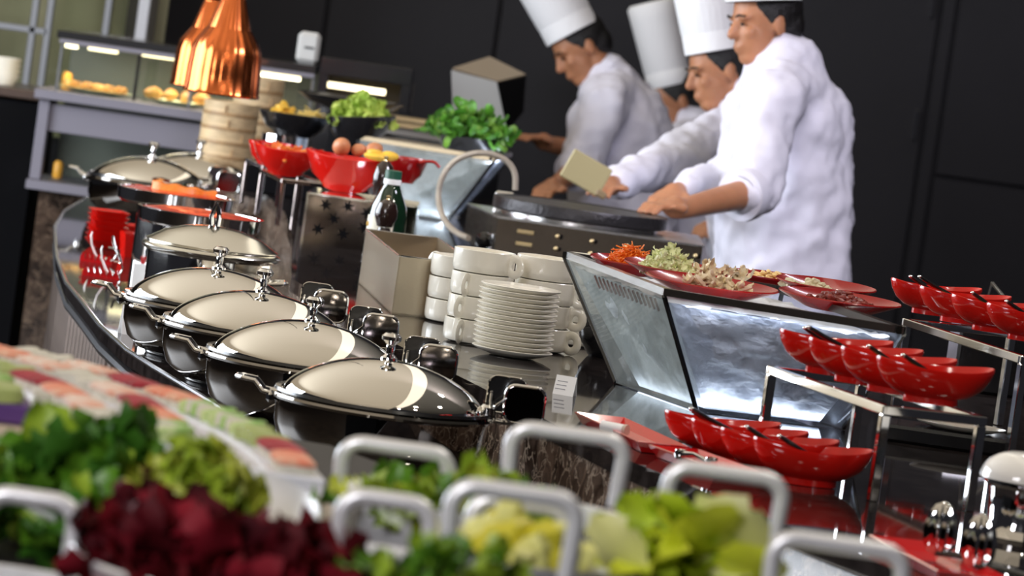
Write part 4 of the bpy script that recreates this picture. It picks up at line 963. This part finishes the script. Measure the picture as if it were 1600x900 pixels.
for a_, b_ in ((92, 215), (215, 302), (302, 492)):
    slab('glass_pane', dp3(a_, 110).x + .006, dp3(b_, 110).x - .006, zB1 + .001, zTop - .031, -.002, .002, clear, b=0)
slab('lower_pane', xL + .004, xR, zLow + .001, zS2 - .001, -.002, .002, clear, b=0)
for (xa_, xb_, py) in ((102, 122, 70), (138, 185, 76), (222, 300, 88), (405, 470, 118)):
    pa = dp3((xa_ + xb_) / 2, py, .12); slab('light_tube', W(xa_, py, YD + .12).x, W(xb_, py, YD + .12).x, pa.z - .010, pa.z + .010, .11, .13, lampon)
slab('divider', dp3(228, 110).x, dp3(228, 110).x + .004, zB1 + .001, zTop - .05, .02, .36, clear, b=0)
for k_l in range(2):
    cl = area('case_strip_light', ((xL + xR) / 2 - .2 + .4 * k_l, YD + .10, zTop - .04), .38, ((xL + xR) / 2 - .2 + .4 * k_l, YD + .2, 0), 1.6, (1.0, .86, .6), .05)
# pastries on plates
past = mat('pastry_gold', (.72, .38, .10), .45, var=.5, vscale=30, col2=(.35, .14, .04), bump=.3)
for k, (px, py, wpx) in enumerate(((150, 135, 118), (278, 150, 100))):
    p = dp3(px, py, .1); pl_ = thing('pastry_plate', ['oval glass plate of small pastries in the display case', 'plate of round pastry in the middle bay of the display'][k], 'plate', (p.x, p.y, zB1 + .001)); r_ = wpx / 2 * YD / F
    MB().lathe([(0, 0), (r_ * .5, 0), (r_ * .98, .014), (r_, .015), (r_ * .97, .013), (r_ * .5, .004), (0, .004)], 40, sy=.7).build('plate', mat('pale_plate', (.7, .75, .55), .2), pl_)
    rnd = random.Random(k); first = None
    for j in range(11 if k == 0 else 4):
        loc = Vector((p.x + (-.75 + 1.5 * j / (10 if k == 0 else 3)) * r_, p.y - .02 + .04 * (j % 2), zB1 + .012 + .012 + (.0 if k == 0 else .01)))
        L = ['small golden pastry on the oval plate in the display case, %s from the left', 'round golden bun in the middle bay, %s from the left'][k] % ['first', 'second', 'third', 'fourth', 'fifth', 'sixth', 'seventh', 'eighth', 'ninth', 'tenth', 'eleventh'][j]
        s_ = .016 if k == 0 else .028
        g = chunkm(s_, .8)(rnd) if first is None else None
        if first is None: first = tag(g.build('pastry', past, loc=loc), L, 'pastry', ['small pastries in the display', 'buns in the display'][k])
        else: c = first.copy(); COL.objects.link(c); c.location = loc; c.rotation_euler = (0, 0, j); c['label'] = L
for k, (px, py) in enumerate(((107, 108), (94, 240))):
    p = dp3(px, py, .2); z0_ = zB1 + .001 if k == 0 else zLow + .001
    o = thing('juice_jar', ['orange jar at the left end inside the display case', 'orange jar on the lower shelf of the display case'][k], 'jar', (p.x, p.y, z0_)); MB().lathe([(0, 0), (.014, 0), (.016, .01), (.016, .046), (.010, .056), (0, .056)], 20).build('jar', mat('orange_jar', (.9, .42, .05), .3), o)
# white box on the case roof
p = W(478, 104, 14.2); t = thing('napkin_dispenser', 'white rounded dispenser box on top of the display case', 'dispenser', (p.x, 14.2, zTop + .013))
MB().box((0, 0, .05), (.072, .06, .10), b=.012).build('body', mat('white_plastic', (.62, .62, .60), .5), t); MB().box((.004, -.031, .05), (.03, .004, .006)).build('slot', darkm, t, smooth=0)
# black unit right of it with lit strip
t = thing('black_warmer', 'black warming cabinet with a glowing strip behind the lettuce bowl', 'cabinet', (0, 14.1, 0))
def W2(px, py): return W(px, py, 13.95)
x0_, x1_ = W2(497, 130).x, W2(640, 150).x; z0_, z1_ = W2(560, 215).z, W2(500, 88).z
slab('cabinet', x0_, x1_, 0.0, W2(560, 168).z, -.15, .2, blackg, par=t); slab('hood', x0_, x1_, W2(550, 122).z, z1_, -.15, .2, blackg, par=t)
slab('back_board', x0_, x1_, W2(560, 168).z, W2(550, 122).z, .16, .2, mat('warm_inside', (.25, .20, .14), .5), par=t)
slab('end_post', x1_ - .03, x1_, W2(560, 168).z, W2(550, 122).z, -.15, .16, blackg, par=t); slab('end_post', x0_, x0_ + .03, W2(560, 168).z, W2(550, 122).z, -.15, .16, blackg, par=t)
pa = W(555, 138, 14.0); slab('light_strip', W(507, 138, 14.0).x, W(603, 138, 14.0).x, pa.z - .009, pa.z + .009, -.11, -.09, lampon, par=t)
# till screen / angled paper lantern shape
p = W(762, 150, 14.05); t = thing('till_screen', 'grey beige folded till screen standing behind the basil', 'screen', (p.x, 14.05, 0))
o_ = Vector((p.x, 14.05, 0))
def P3(px, py, dy=0): return W(px, py, 14.05 + dy) - o_
q0 = [P3(705, 110), P3(776, 128), P3(792, 205), P3(708, 195)]
MB().hexa(q0, [v + Vector((.01, .14, 0)) for v in q0]).build('screen_face', mat('screen_grey', (.34, .34, .33), .4), t, smooth=0)
q0 = [P3(707, 106, -.0), P3(778, 127, -.0), P3(822, 116, .1), P3(765, 88, .16)]
MB().hexa(q0, [v + Vector((0, .01, -.008)) for v in q0]).build('top_flap', mat('flap_beige', (.30, .24, .17), .6), t, smooth=0)
q0 = [P3(778, 129), P3(822, 119, .1), P3(818, 175, .1), P3(793, 205)]
MB().hexa(q0, [v + Vector((-.005, .05, 0)) for v in q0]).build('dark_side', darkm, t, smooth=0)
MB().box((-.0, .08, W(740, 200, 14.05).z / 2), (.14, .12, W(740, 200, 14.05).z)).build('pillar', darkm, t, smooth=0)

# ================================================================== chefs
def remesh(o, vox, sm=6, disp=0):
    m = o.modifiers.new('r', 'REMESH'); m.mode = 'VOXEL'; m.voxel_size = vox; m.use_smooth_shade = True
    s = o.modifiers.new('s', 'SMOOTH'); s.iterations = sm; s.factor = .5
    if disp:
        tx = bpy.data.textures.get('folds') or bpy.data.textures.new('folds', 'CLOUDS'); tx.noise_scale = .085; tx.noise_depth = 2
        d = o.modifiers.new('d', 'DISPLACE'); d.texture = tx; d.strength = disp; d.mid_level = .5; d.texture_coords = 'LOCAL'
    return o
def chef(lab, headc, face_dir, up_dir, neck, chest, pelvis, arms, D, hat_h=.26, hat_r=.098, s=1.0, hatlab=None, sleeve_cut=None):
    """headc, neck ... world points; arms: list of (shoulder, elbow, wrist, hand target, bare)"""
    t = thing('person', lab, 'person', (pelvis.x, pelvis.y, 0)); o = Vector((pelvis.x, pelvis.y, 0))
    hc_ = headc - o; fz = up_dir.normalized(); fx = (face_dir - fz * face_dir.dot(fz)).normalized(); fy = fz.cross(fx)
    H = Matrix(((fx.x, fy.x, fz.x, hc_.x), (fx.y, fy.y, fz.y, hc_.y), (fx.z, fy.z, fz.z, hc_.z), (0, 0, 0, 1)))
    g = MB()
    # head: +x is the face
    g.ell((-.012, 0, .030), (.094, .074, .088), 20, H); g.ell((.028, 0, -.030), (.058, .056, .072), 18, H); g.ell((.046, 0, -.082), (.034, .036, .026), 14, H)
    g.cone((.078, 0, .018), (.098, 0, -.020), .009, .014, 10, H); g.ell((.080, 0, -.052), (.013, .024, .007), 12, H); g.ell((.077, 0, -.064), (.013, .021, .007), 12, H)
    g.ell((.072, .028, .022), (.014, .024, .007), 10, H); g.ell((.072, -.028, .022), (.014, .024, .007), 10, H)
    for sg in (-1, 1): g.ell((-.008, sg * .074, -.004), (.018, .008, .032), 12, H); g.ell((.060, sg * .038, -.018), (.018, .016, .018), 12, H)
    nk = neck - o; hb_ = H @ Vector((-.02, 0, -.05)); g.cone(hb_, nk, .054, .060, 14)
    ch = chest - o; pv = pelvis - o
    side = Vector((0, 1, 0)); sp = (nk - pv).normalized(); 
    g.cone(nk, ch, .085, .12); g.cone(ch, pv, .12, .13)
    for sg in (-1, 1):
        hip = pv + Vector((0, sg * .09, -.03)); g.cone(hip, Vector((hip.x, hip.y, .48)), .085, .058); g.cone(Vector((hip.x, hip.y, .48)), Vector((hip.x + .02, hip.y, .07)), .058, .04); g.cone(Vector((hip.x + .02, hip.y, .045)), Vector((hip.x - .15, hip.y, .03)), .035, .028)
    def hand(w_, f_):
        d = (f_ - w_).normalized(); up_ = Vector((0, 0, 1)); sdv = d.cross(up_).normalized(); un = sdv.cross(d).normalized()
        pc_ = w_ + d * .045; R3 = Matrix((d, sdv, un)).transposed()
        g.ell(pc_, (.048, .040, .017), 14, rot=R3)
        for i, (off, L) in enumerate(((-.030, .058), (-.010, .070), (.010, .066), (.029, .052))):
            b0_ = w_ + d * .082 + sdv * off; b1_ = b0_ + d * L * .5 - un * .006; b2_ = b1_ + d * L * .38 - un * .020
            g.cone(b0_ - d * .02, b1_, .0095, .0088, 8); g.cone(b1_, b2_, .0086, .0072, 8)
        b0_ = w_ + d * .03 - sdv * .034; g.cone(b0_, b0_ + d * .028 - sdv * .022, .0125, .0105, 8); g.cone(b0_ + d * .028 - sdv * .022, b0_ + d * .058 - sdv * .018, .0102, .0085, 8)
    for (sh, el, wr, hd, bare) in arms:
        sh, el, wr, hd = sh - o, el - o, wr - o, hd - o
        g.cone(ch.lerp(nk, .7), sh, .08, .055); g.cone(sh, el, .05, .040); g.cone(el, wr, .042, .027); g.cone(wr, wr + (hd - wr).normalized() * .03, .027, .03); hand(wr, hd)
    body = remesh(g.build('body', skinm, t), .0058, 5)
    for sg in (-1, 1): MB().ell(tuple(H @ Vector((.079, sg * .030, .006))), (.006, .010, .005), 10).build('eye', mat('eye_dark', (.02, .012, .01), .2), t)
    for sg in (-1, 1): MB().tube([H @ Vector((.088, sg * .014, .026)), H @ Vector((.088, sg * .030, .031)), H @ Vector((.078, sg * .048, .026))], .003, 6).build('eyebrow', hairm, t)
    # hair cap
    g = MB(); g.ell((-.022, 0, .040), (.094, .081, .086), 22, H); g.ell((-.060, 0, -.004), (.056, .068, .062), 16, H)
    for sg in (-1, 1): g.ell((-.002, sg * .066, .022), (.022, .014, .036), 10, H)
    remesh(g.build('hair', hairm, t), .006, 3)
    # hat: tall pleated toque
    Hh = H @ Matrix.Translation((-.006, 0, .062)) @ Matrix.Rotation(radians(-4), 4, 'Y')
    ht = MB().lathe([(hat_r, 0), (hat_r * 1.01, .01), (hat_r * 1.01, .055), (hat_r * 1.03, .06), (hat_r * 1.10, hat_h * .8), (hat_r * 1.12, hat_h * .96), (hat_r * .98, hat_h), (0, hat_h * .985)], 96, Hh, flute=32, fa=.006).build('hat', hatm, t, smooth=60)
    MB().lathe([(hat_r * 1.005, -.002), (hat_r * 1.022, 0), (hat_r * 1.022, .05), (hat_r * 1.005, .052)], 48, Hh).build('hat_band', hatm, ht)
    # jacket
    g = MB()
    g.cone(nk + sp * -.01, ch, .105, .175, 20); g.cone(ch, pv, .178, .185, 20); g.cone(pv, pv + Vector((0, 0, -.16)), .185, .19, 20); g.cone(nk, nk + (hb_ - nk) * .30, .082, .076, 18)
    for (sh, el, wr, hd, bare) in arms:
        sh, el, wr = sh - o, el - o, wr - o; g.cone(ch.lerp(nk, .75), sh, .11, .085); g.cone(sh, el, .083, .070)
        if bare: e2 = el.lerp(wr, .10); g.cone(el, e2, .070, .064)
        else: e2 = el.lerp(wr, .88); g.cone(el, e2, .064, .046)
    jk = remesh(g.build('jacket', linen, t), .012, 7, .042)
    for (sh, el, wr, hd, bare) in arms:
        if bare:
            el, wr = el - o, wr - o; d = (wr - el).normalized(); c_ = el.lerp(wr, .14); q = d.to_track_quat('Z', 'Y').to_matrix().to_4x4()
            MB().lathe([(.050, -.02), (.069, -.018), (.071, 0), (.068, .02), (.050, .022)], 28, Matrix.Translation(c_) @ q).build('cuff', linen, jk)
    q = (hb_ - nk).normalized().to_track_quat('Z', 'Y').to_matrix().to_4x4()
    MB().lathe([(.078, .0), (.082, .02), (.080, .042), (.072, .044), (.070, .02)], 36, Matrix.Translation(nk + (hb_ - nk) * .1) @ q).build('collar', linen, jk)
    # trousers
    g = MB()
    for sg in (-1, 1):
        hip = pv + Vector((0, sg * .07, -.06)); g.cone(hip, Vector((hip.x, hip.y, .48)), .095, .085); g.cone(Vector((hip.x, hip.y, .48)), Vector((hip.x + .02, hip.y, .11)), .085, .062)
    remesh(g.build('trousers', trousm, t), .016, 4)
    return t, H
def V(x, y, z): return Vector((x, y, z))
def dirpx(dx, dy, dd=0):  # image-plane direction (pixels) -> room direction
    return (W(800 + dx, 450 + dy, 10) - W(800, 450, 10)).normalized() + Vector((0, dd, 0))
# rear left chef
D1 = 14.6
chef('chef at the left in tall white hat, head bowed, working behind the herbs', W(907, 78, D1), dirpx(-80, 42, -.35), dirpx(-52, -84), W(950, 128, D1 + .02), W(968, 205, D1 + .02), W(975, 420, D1 + .05),
     [(W(945, 165, D1 - .17), W(905, 262, D1 - .24), W(868, 290, D1 - .4), W(850, 296, D1 - .5), True), (W(985, 160, D1 + .17), W(930, 240, D1 + .22), W(858, 225, D1 + .05), W(835, 215, D1), True)], D1, hat_h=.30, hat_r=.092)
# hidden chef between
D4 = 15.6
chef('chef mostly hidden behind the others, only slanted white hat and cheek showing', W(1052, 160, D4), dirpx(-60, 60, -.3), dirpx(-30, -100), W(1085, 205, D4), W(1090, 280, D4), W(1085, 470, D4),
     [(W(1060, 235, D4 - .17), W(1035, 320, D4 - .2), W(1000, 360, D4 - .35), W(985, 362, D4 - .4), False), (W(1105, 235, D4 + .17), W(1090, 320, D4 + .2), W(1060, 380, D4 + .1), W(1040, 385, D4), False)], D4, hat_h=.30, hat_r=.078)
# middle chef
D2 = 12.7
chef('middle chef in white hat leaning over, face turned down left', W(1124, 112, D2), dirpx(-85, 38, -.3), dirpx(-22, -92), W(1190, 165, D2), W(1190, 250, D2 + .03), W(1215, 480, D2),
     [(W(1135, 215, D2 - .17), W(1030, 262, D2 - .45), W(955, 290, D2 - .8), W(925, 292, D2 - 1.0), False), (W(1210, 190, D2 + .17), W(1190, 300, D2 + .2), W(1130, 350, D2 + .1), W(1100, 355, D2), False)], D2, hat_h=.30, hat_r=.09)
# near chef, right
D3 = 11.75
chef('nearest chef at the right in white jacket, rolled sleeve, hand on the griddle', W(1193, 38, D3), dirpx(-80, 36, -.45), dirpx(-8, -92), W(1228, 108, D3), W(1228, 205, D3 + .05), W(1222, 430, D3 + .05),
     [(W(1205, 160, D3 - .19), W(1178, 300, D3 - .34), W(1066, 326, D3 - .62), W(1010, 316, D3 - .72), True), (W(1250, 170, D3 + .17), W(1150, 270, D3 + .2), W(1060, 300, D3 - .1), W(1000, 322, D3 - .3), False)], D3, hat_h=.28, hat_r=.10)
# beige spatula block in the middle chef's hand
p = W(916, 270, 11.70); t = thing('beige_scraper', 'square beige dough scraper held over the griddle', 'scraper', p, (0, radians(8 + 14), .1))
MB().box((0, 0, 0), (.118, .008, .082), b=.003).build('blade', mat('scraper_beige', (.48, .42, .22), .5), t); MB().box((.062, 0, -.03), (.03, .018, .02), b=.004).build('grip', mat('scraper_grip', (.3, .22, .12), .5), t)

# ================================================================== foreground: salad and sushi display
t = thing('front_table', 'dark foreground table under the salad pans and sushi packs', 'table', (0, 0, 0))
MB().prism([(-1.1, 3.2), (.48, 3.2), (.44, 4.45), (.05, 5.1), (-.2, 5.55), (-1.1, 5.75)], 1.02, 1.05).build('table_top', woodt, t, smooth=0)
MB().prism([(-1.05, 3.3), (.42, 3.3), (.38, 4.4), (.0, 5.05), (-.24, 5.45), (-1.05, 5.65)], 0.0, 1.02).build('base', darkm, t, smooth=0)
# round raised sushi platter
SC = Vector((-1.545, 4.33)); SR = 1.405
def sector(r, y0=4.475, x0=-.98):
    a0 = math.asin((y0 - SC.y) / r); a1 = math.acos((x0 - SC.x) / r); n = 28
    return [(x0, y0)] + [(SC.x + r * cos(a0 + (a1 - a0) * k / n), SC.y + r * sin(a0 + (a1 - a0) * k / n)) for k in range(n + 1)]
sush = thing('sushi_platter', 'large curved tiered cream platter crowded with packs of sushi', 'platter', (0, 0, 0))
cpm = mat('cream_platter', (.72, .60, .44), .45)
MB().prism(sector(SR), 1.051, 1.108).build('tier', cpm, sush, smooth=0)
MB().prism(sector(SR - .125), 1.109, 1.122).build('upper_tier', cpm, sush, smooth=0)
MB().prism(sector(SR - .295), 1.123, 1.136).build('top_tier', cpm, sush, smooth=0)
whitep = mat('pack_white', (.80, .82, .88), .4); purp = mat('pack_purple', (.10, .04, .20), .4)
fishm = [mat('salmon_pink', (.90, .14, .06), .4, var=.5, vscale=30, col2=(.92, .55, .38)), mat('tuna_red', (.55, .03, .06), .35, var=.4, vscale=30), mat('cucumber', (.16, .46, .03), .45, var=.5, vscale=30, col2=(.65, .75, .35)), mat('rice_roll', (.82, .78, .66), .6, var=.2, vscale=40, bump=.4), mat('shrimp', (.90, .30, .14), .4, var=.6, vscale=40, col2=(.95, .84, .74)), mat('avocado', (.55, .65, .22), .45, var=.3)]
fname = ['salmon', 'tuna', 'cucumber roll', 'rice roll', 'shrimp', 'avocado roll']
rnd = random.Random(5); PROTO = {}
def pack(kind, side, lab, loc, rz):
    key = (kind, side)
    if key not in PROTO:
        t = thing('sushi_pack', lab, 'sushi', loc, rz, 'sushi packs on the round platter')
        g = MB(); g.box((0, 0, .0105), (.088, .064, .021), b=.003).build('tray', purp if side else whitep, t, smooth=0)
        if side: MB().box((0, -.0285, .009), (.07, .001, .007)).build('tray_band', whitep, t, smooth=0)
        r2 = random.Random(kind * 7 + side)
        for j in range(5):
            x = -.032 + .016 * j
            if kind in (2, 3, 5): MB().lathe([(0, 0), (.0105, 0), (.011, .003), (.011, .013), (.0095, .015), (0, .015)], 14, Matrix.Translation((x, 0, .021)) @ Matrix.Rotation(r2.uniform(-.2, .2), 4, 'X'), sy=2.0).build('piece', fishm[kind] if j % 2 == 0 or kind != 2 else fishm[3], t)
            else:
                MB().ell((x, 0, .024), (.0085, .022, .010), 10).build('rice', fishm[3], t); MB().ell((x, 0, .032), (.0085, .023, .006), 10).build('piece', fishm[kind], t)
        PROTO[key] = t; return t
    return dup(PROTO[key], loc, rz, label=lab)
rings = [(SR - .045, 1.109, 'outer edge'), (SR - .170, 1.123, 'second tier'), (SR - .245, 1.123, 'inside of the second tier'), (SR - .345, 1.137, 'top tier'), (SR - .42, 1.137, 'inside of the top tier')]
ordw = ['first', 'second', 'third', 'fourth', 'fifth', 'sixth', 'seventh', 'eighth', 'ninth', 'tenth', 'eleventh', 'twelfth', 'thirteenth', 'fourteenth', 'fifteenth', 'sixteenth', 'seventeenth', 'eighteenth', 'nineteenth', 'twentieth']
for ri, (rr, z_, rl) in enumerate(rings):
    n = 0; a = math.asin((4.525 - SC.y) / rr) + .01 * ri
    while True:
        x = SC.x + rr * cos(a); y = SC.y + rr * sin(a)
        if x < -.50 - (y - 4.2) * .10: break
        kd = (0, 4, 2, 1, 3, 0, 5, 4, 1, 2)[(n * 3 + ri * 2) % 10]; sd = 1 if (n + ri) % 3 == 0 and ri > 1 else 0
        pack(kd, sd, '%s pack of sushi, %s from right, %s of the platter' % (fname[kd], ordw[min(n, 19)], rl.replace('inside of the ', 'inner ')), Vector((x, y, z_)), a + pi / 2 + rnd.uniform(-.08, .08))
        a += .102 / rr; n += 1
# plain cream wedge-like card between packs
p = W(68, 635, 4.47); t = thing('price_card', 'blank cream card standing among the sushi packs at the left', 'card', V(p.x, 4.455, 1.051), .1); MB().box((0, 0, .065), (.020, .003, .13), b=.001).build('card', mat('cream_card', (.75, .70, .55), .6), t)

# salad bowls and pans
silver = mat('bowl_silver', (.97, .97, .99), .36, .45)
def sbowl(lab, px, py, D, wpx, h, tilt=0, sy=1, name='salad_bowl', dep=None):
    p = W(px, py, D); r = wpx / 2 * D / F; t = thing(name, lab, 'bowl', p - V(0, 0, h), (tilt, 0, 0))
    MB().lathe([(0, 0), (r * .5, 0), (r * .8, h * .35), (r * .96, h * .85), (r, h), (r * 1.015, h + .003), (r * .99, h + .006), (r * .95, h * .85), (r * .78, h * .38), (r * .5, .006), (0, .005)], 64, sy=sy).build('bowl', silver, t, smooth=60)
    return t, r
greens = [mat('lettuce_green', (.13, .32, .02), .4, var=.4, vscale=18), mat('lettuce_light', (.38, .55, .04), .4, var=.3, vscale=18), mat('lettuce_dark', (.05, .17, .015), .4, var=.3, vscale=18)]
fris = [mat('frisee_yellow', (.62, .68, .08), .45, var=.3, vscale=18), mat('frisee_lime', (.42, .58, .04), .45, var=.3, vscale=18)]
radi = [mat('radicchio', (.10, .003, .008), .62, spec=.2, var=.5, vscale=22), mat('radicchio_mid', (.15, .004, .009), .62, spec=.2, var=.5, vscale=22), mat('radicchio_vein', (.26, .010, .022), .62, spec=.2, var=.5, vscale=22), mat('radicchio_dark', (.06, .002, .006), .62, spec=.2)]
iceb = [mat('iceberg_lime', (.72, .78, .05), .4, var=.2, vscale=16), mat('iceberg_pale', (.80, .80, .36), .4, var=.2, vscale=16), mat('iceberg_green', (.50, .66, .03), .4)]
melon = [mat('melon_yellow', (.80, .72, .05), .4, var=.2), mat('melon_pale', (.78, .76, .25), .4)]
t, r = sbowl('large steel salad bowl of green lettuce in the left foreground', 252, 775, 4.28, 506, .06, radians(9))
p = W(130, 755, 4.25); heap('green_lettuce', 'dark green lettuce leaves at the left of the big salad bowl', 'lettuce', W(118, 822, 4.22), 110, .095, .085, .070, leafm(.06, .026, .14, .3, 8, 6), greens, 'leaf', 1.0, seed=21, protos=6)
heap('tall_lettuce', 'upright dark lettuce sprig at the middle of the big salad bowl', 'lettuce', W(185, 775, 4.28), 26, .028, .03, .062, leafm(.050, .024, .14, .3, 8, 6), [greens[2], greens[0]], 'leaf', 1.2, seed=22, protos=4)
heap('frisee', 'yellow green frisee at the right of the big salad bowl', 'lettuce', W(300, 815, 4.2), 110, .048, .055, .062, leafm(.036, .016, .3, .3, 10, 6), fris, 'leaf', 1.2, seed=23, protos=6)
t, r = sbowl('steel pan of radicchio in the bottom left foreground', 325, 880, 3.85, 430, .05, radians(5))
heap('radicchio_leaves', 'dark red radicchio leaves heaped in the foreground pan', 'radicchio', W(330, 915, 3.82), 110, .110, .06, .032, leafm(.06, .026, .12, .35, 8, 6), radi, 'leaf', .9, seed=24, protos=6)
heap('radicchio_tuft', 'tall radicchio tuft rising at the left of the foreground pan', 'radicchio', W(232, 872, 3.86), 16, .025, .03, .045, leafm(.055, .03, .10, .35, 8, 6), radi, 'leaf', 1.0, seed=29, protos=4)
def handle(par, p, w_, h_, r_=.0078, rz=0):
    """upright rounded loop, base points at p +- w/2"""
    c = .020; pts = [(-w_ / 2 + .004, 0, -.02), (-w_ / 2 + .002, 0, h_ - c)] + [(-w_ / 2 + c - c * cos(a) + .002, 0, h_ - c + c * sin(a)) for a in [pi / 2 * k / 5 for k in range(1, 6)]] + [(w_ / 2 - c + c * sin(a) - .002, 0, h_ - c + c * cos(a)) for a in [pi / 2 * k / 5 for k in range(0, 6)]] + [(w_ / 2 - .004, 0, -.02)]
    M = Matrix.Translation(p) @ Matrix.Rotation(rz, 4, 'Z'); return MB().tube(pts, r_, 12, M).build('handle', silver, par)
def fpan(lab, px, py, D, wpx, h, sy, handles, tilt=0):
    p = W(px, py, D); r = wpx / 2 * D / F; t = thing('serving_pan', lab, 'pan', p - V(0, 0, h), (tilt, 0, 0), 'loop handled steel pans in the foreground')
    MB().lathe([(0, 0), (r * .86, 0), (r * .93, .008), (r * .98, h), (r * 1.03, h + .002), (r * 1.03, h + .005), (r * .97, h + .004), (r * .90, .010), (0, .006)], 64, sy=sy).build('pan', silver, t, smooth=50)
    for (hx, hy, hD, hw, hh) in handles:
        q = W(hx, hy, hD) - t.location; k_ = hD / F
        q = Matrix.Rotation(-tilt, 4, 'X') @ q
        o_ = handle(t, Vector(q), hw * k_, hh * k_)
    return t
fpan('loop handled pan of salad greens behind the foreground pans', 775, 795, 4.35, 460, .05, .55, [(612, 770, 4.42, 176, 72), (880, 750, 4.5, 184, 74)], radians(4))
heap('mixed_greens', 'mixed green leaves in the rear foreground pan', 'salad', W(690, 812, 4.33), 60, .10, .05, .022, leafm(.045, .018, .2, .3, 8, 5), greens[:2] + fris, 'leaf', .9, seed=25, protos=4)
fpan('small empty steel pan with loop handle between the salads', 592, 868, 3.95, 150, .05, .9, [(598, 850, 3.88, 150, 70)], 0)
fpan('pan of yellow melon pieces with a double loop handle', 800, 880, 3.9, 300, .045, .6, [(795, 860, 3.70, 205, 92), (808, 850, 4.0, 160, 64)], 0)
heap('melon_pieces', 'yellow melon pieces in the handled foreground pan', 'melon', W(800, 868, 3.9), 26, .06, .035, .03, chunkm(.02, .8), melon, 'piece', .6, seed=26, protos=4)
fpan('pan of chunky iceberg lettuce at the lower middle', 1060, 905, 4.0, 350, .05, .6, [(1126, 820, 4.22, 186, 82)], 0)
heap('iceberg_chunks', 'lime yellow iceberg wedges heaped in the lower middle pan', 'lettuce', W(1065, 910, 3.98), 46, .085, .045, .045, leafm(.062, .034, .04, .22, 8, 6), iceb, 'leaf', .75, seed=27, protos=6, sc_=(.9, 1.3))
fpan('pan at the bottom edge showing only its loop handle', 1300, 960, 3.95, 300, .05, .6, [(1303, 922, 3.9, 214, 72)], 0)
fpan('pan cropped at the lower left corner with loop handle', 20, 905, 3.9, 280, .05, .6, [(38, 880, 3.85, 150, 104)], 0)
heap('parsley_leaves', 'fresh green leaves at the bottom edge below the melon pan', 'herbs', W(700, 925, 3.55), 60, .07, .03, .035, leafm(.03, .012, .12, .3, 7, 5), greens[:2], 'leaf', 1.1, seed=28, protos=4)
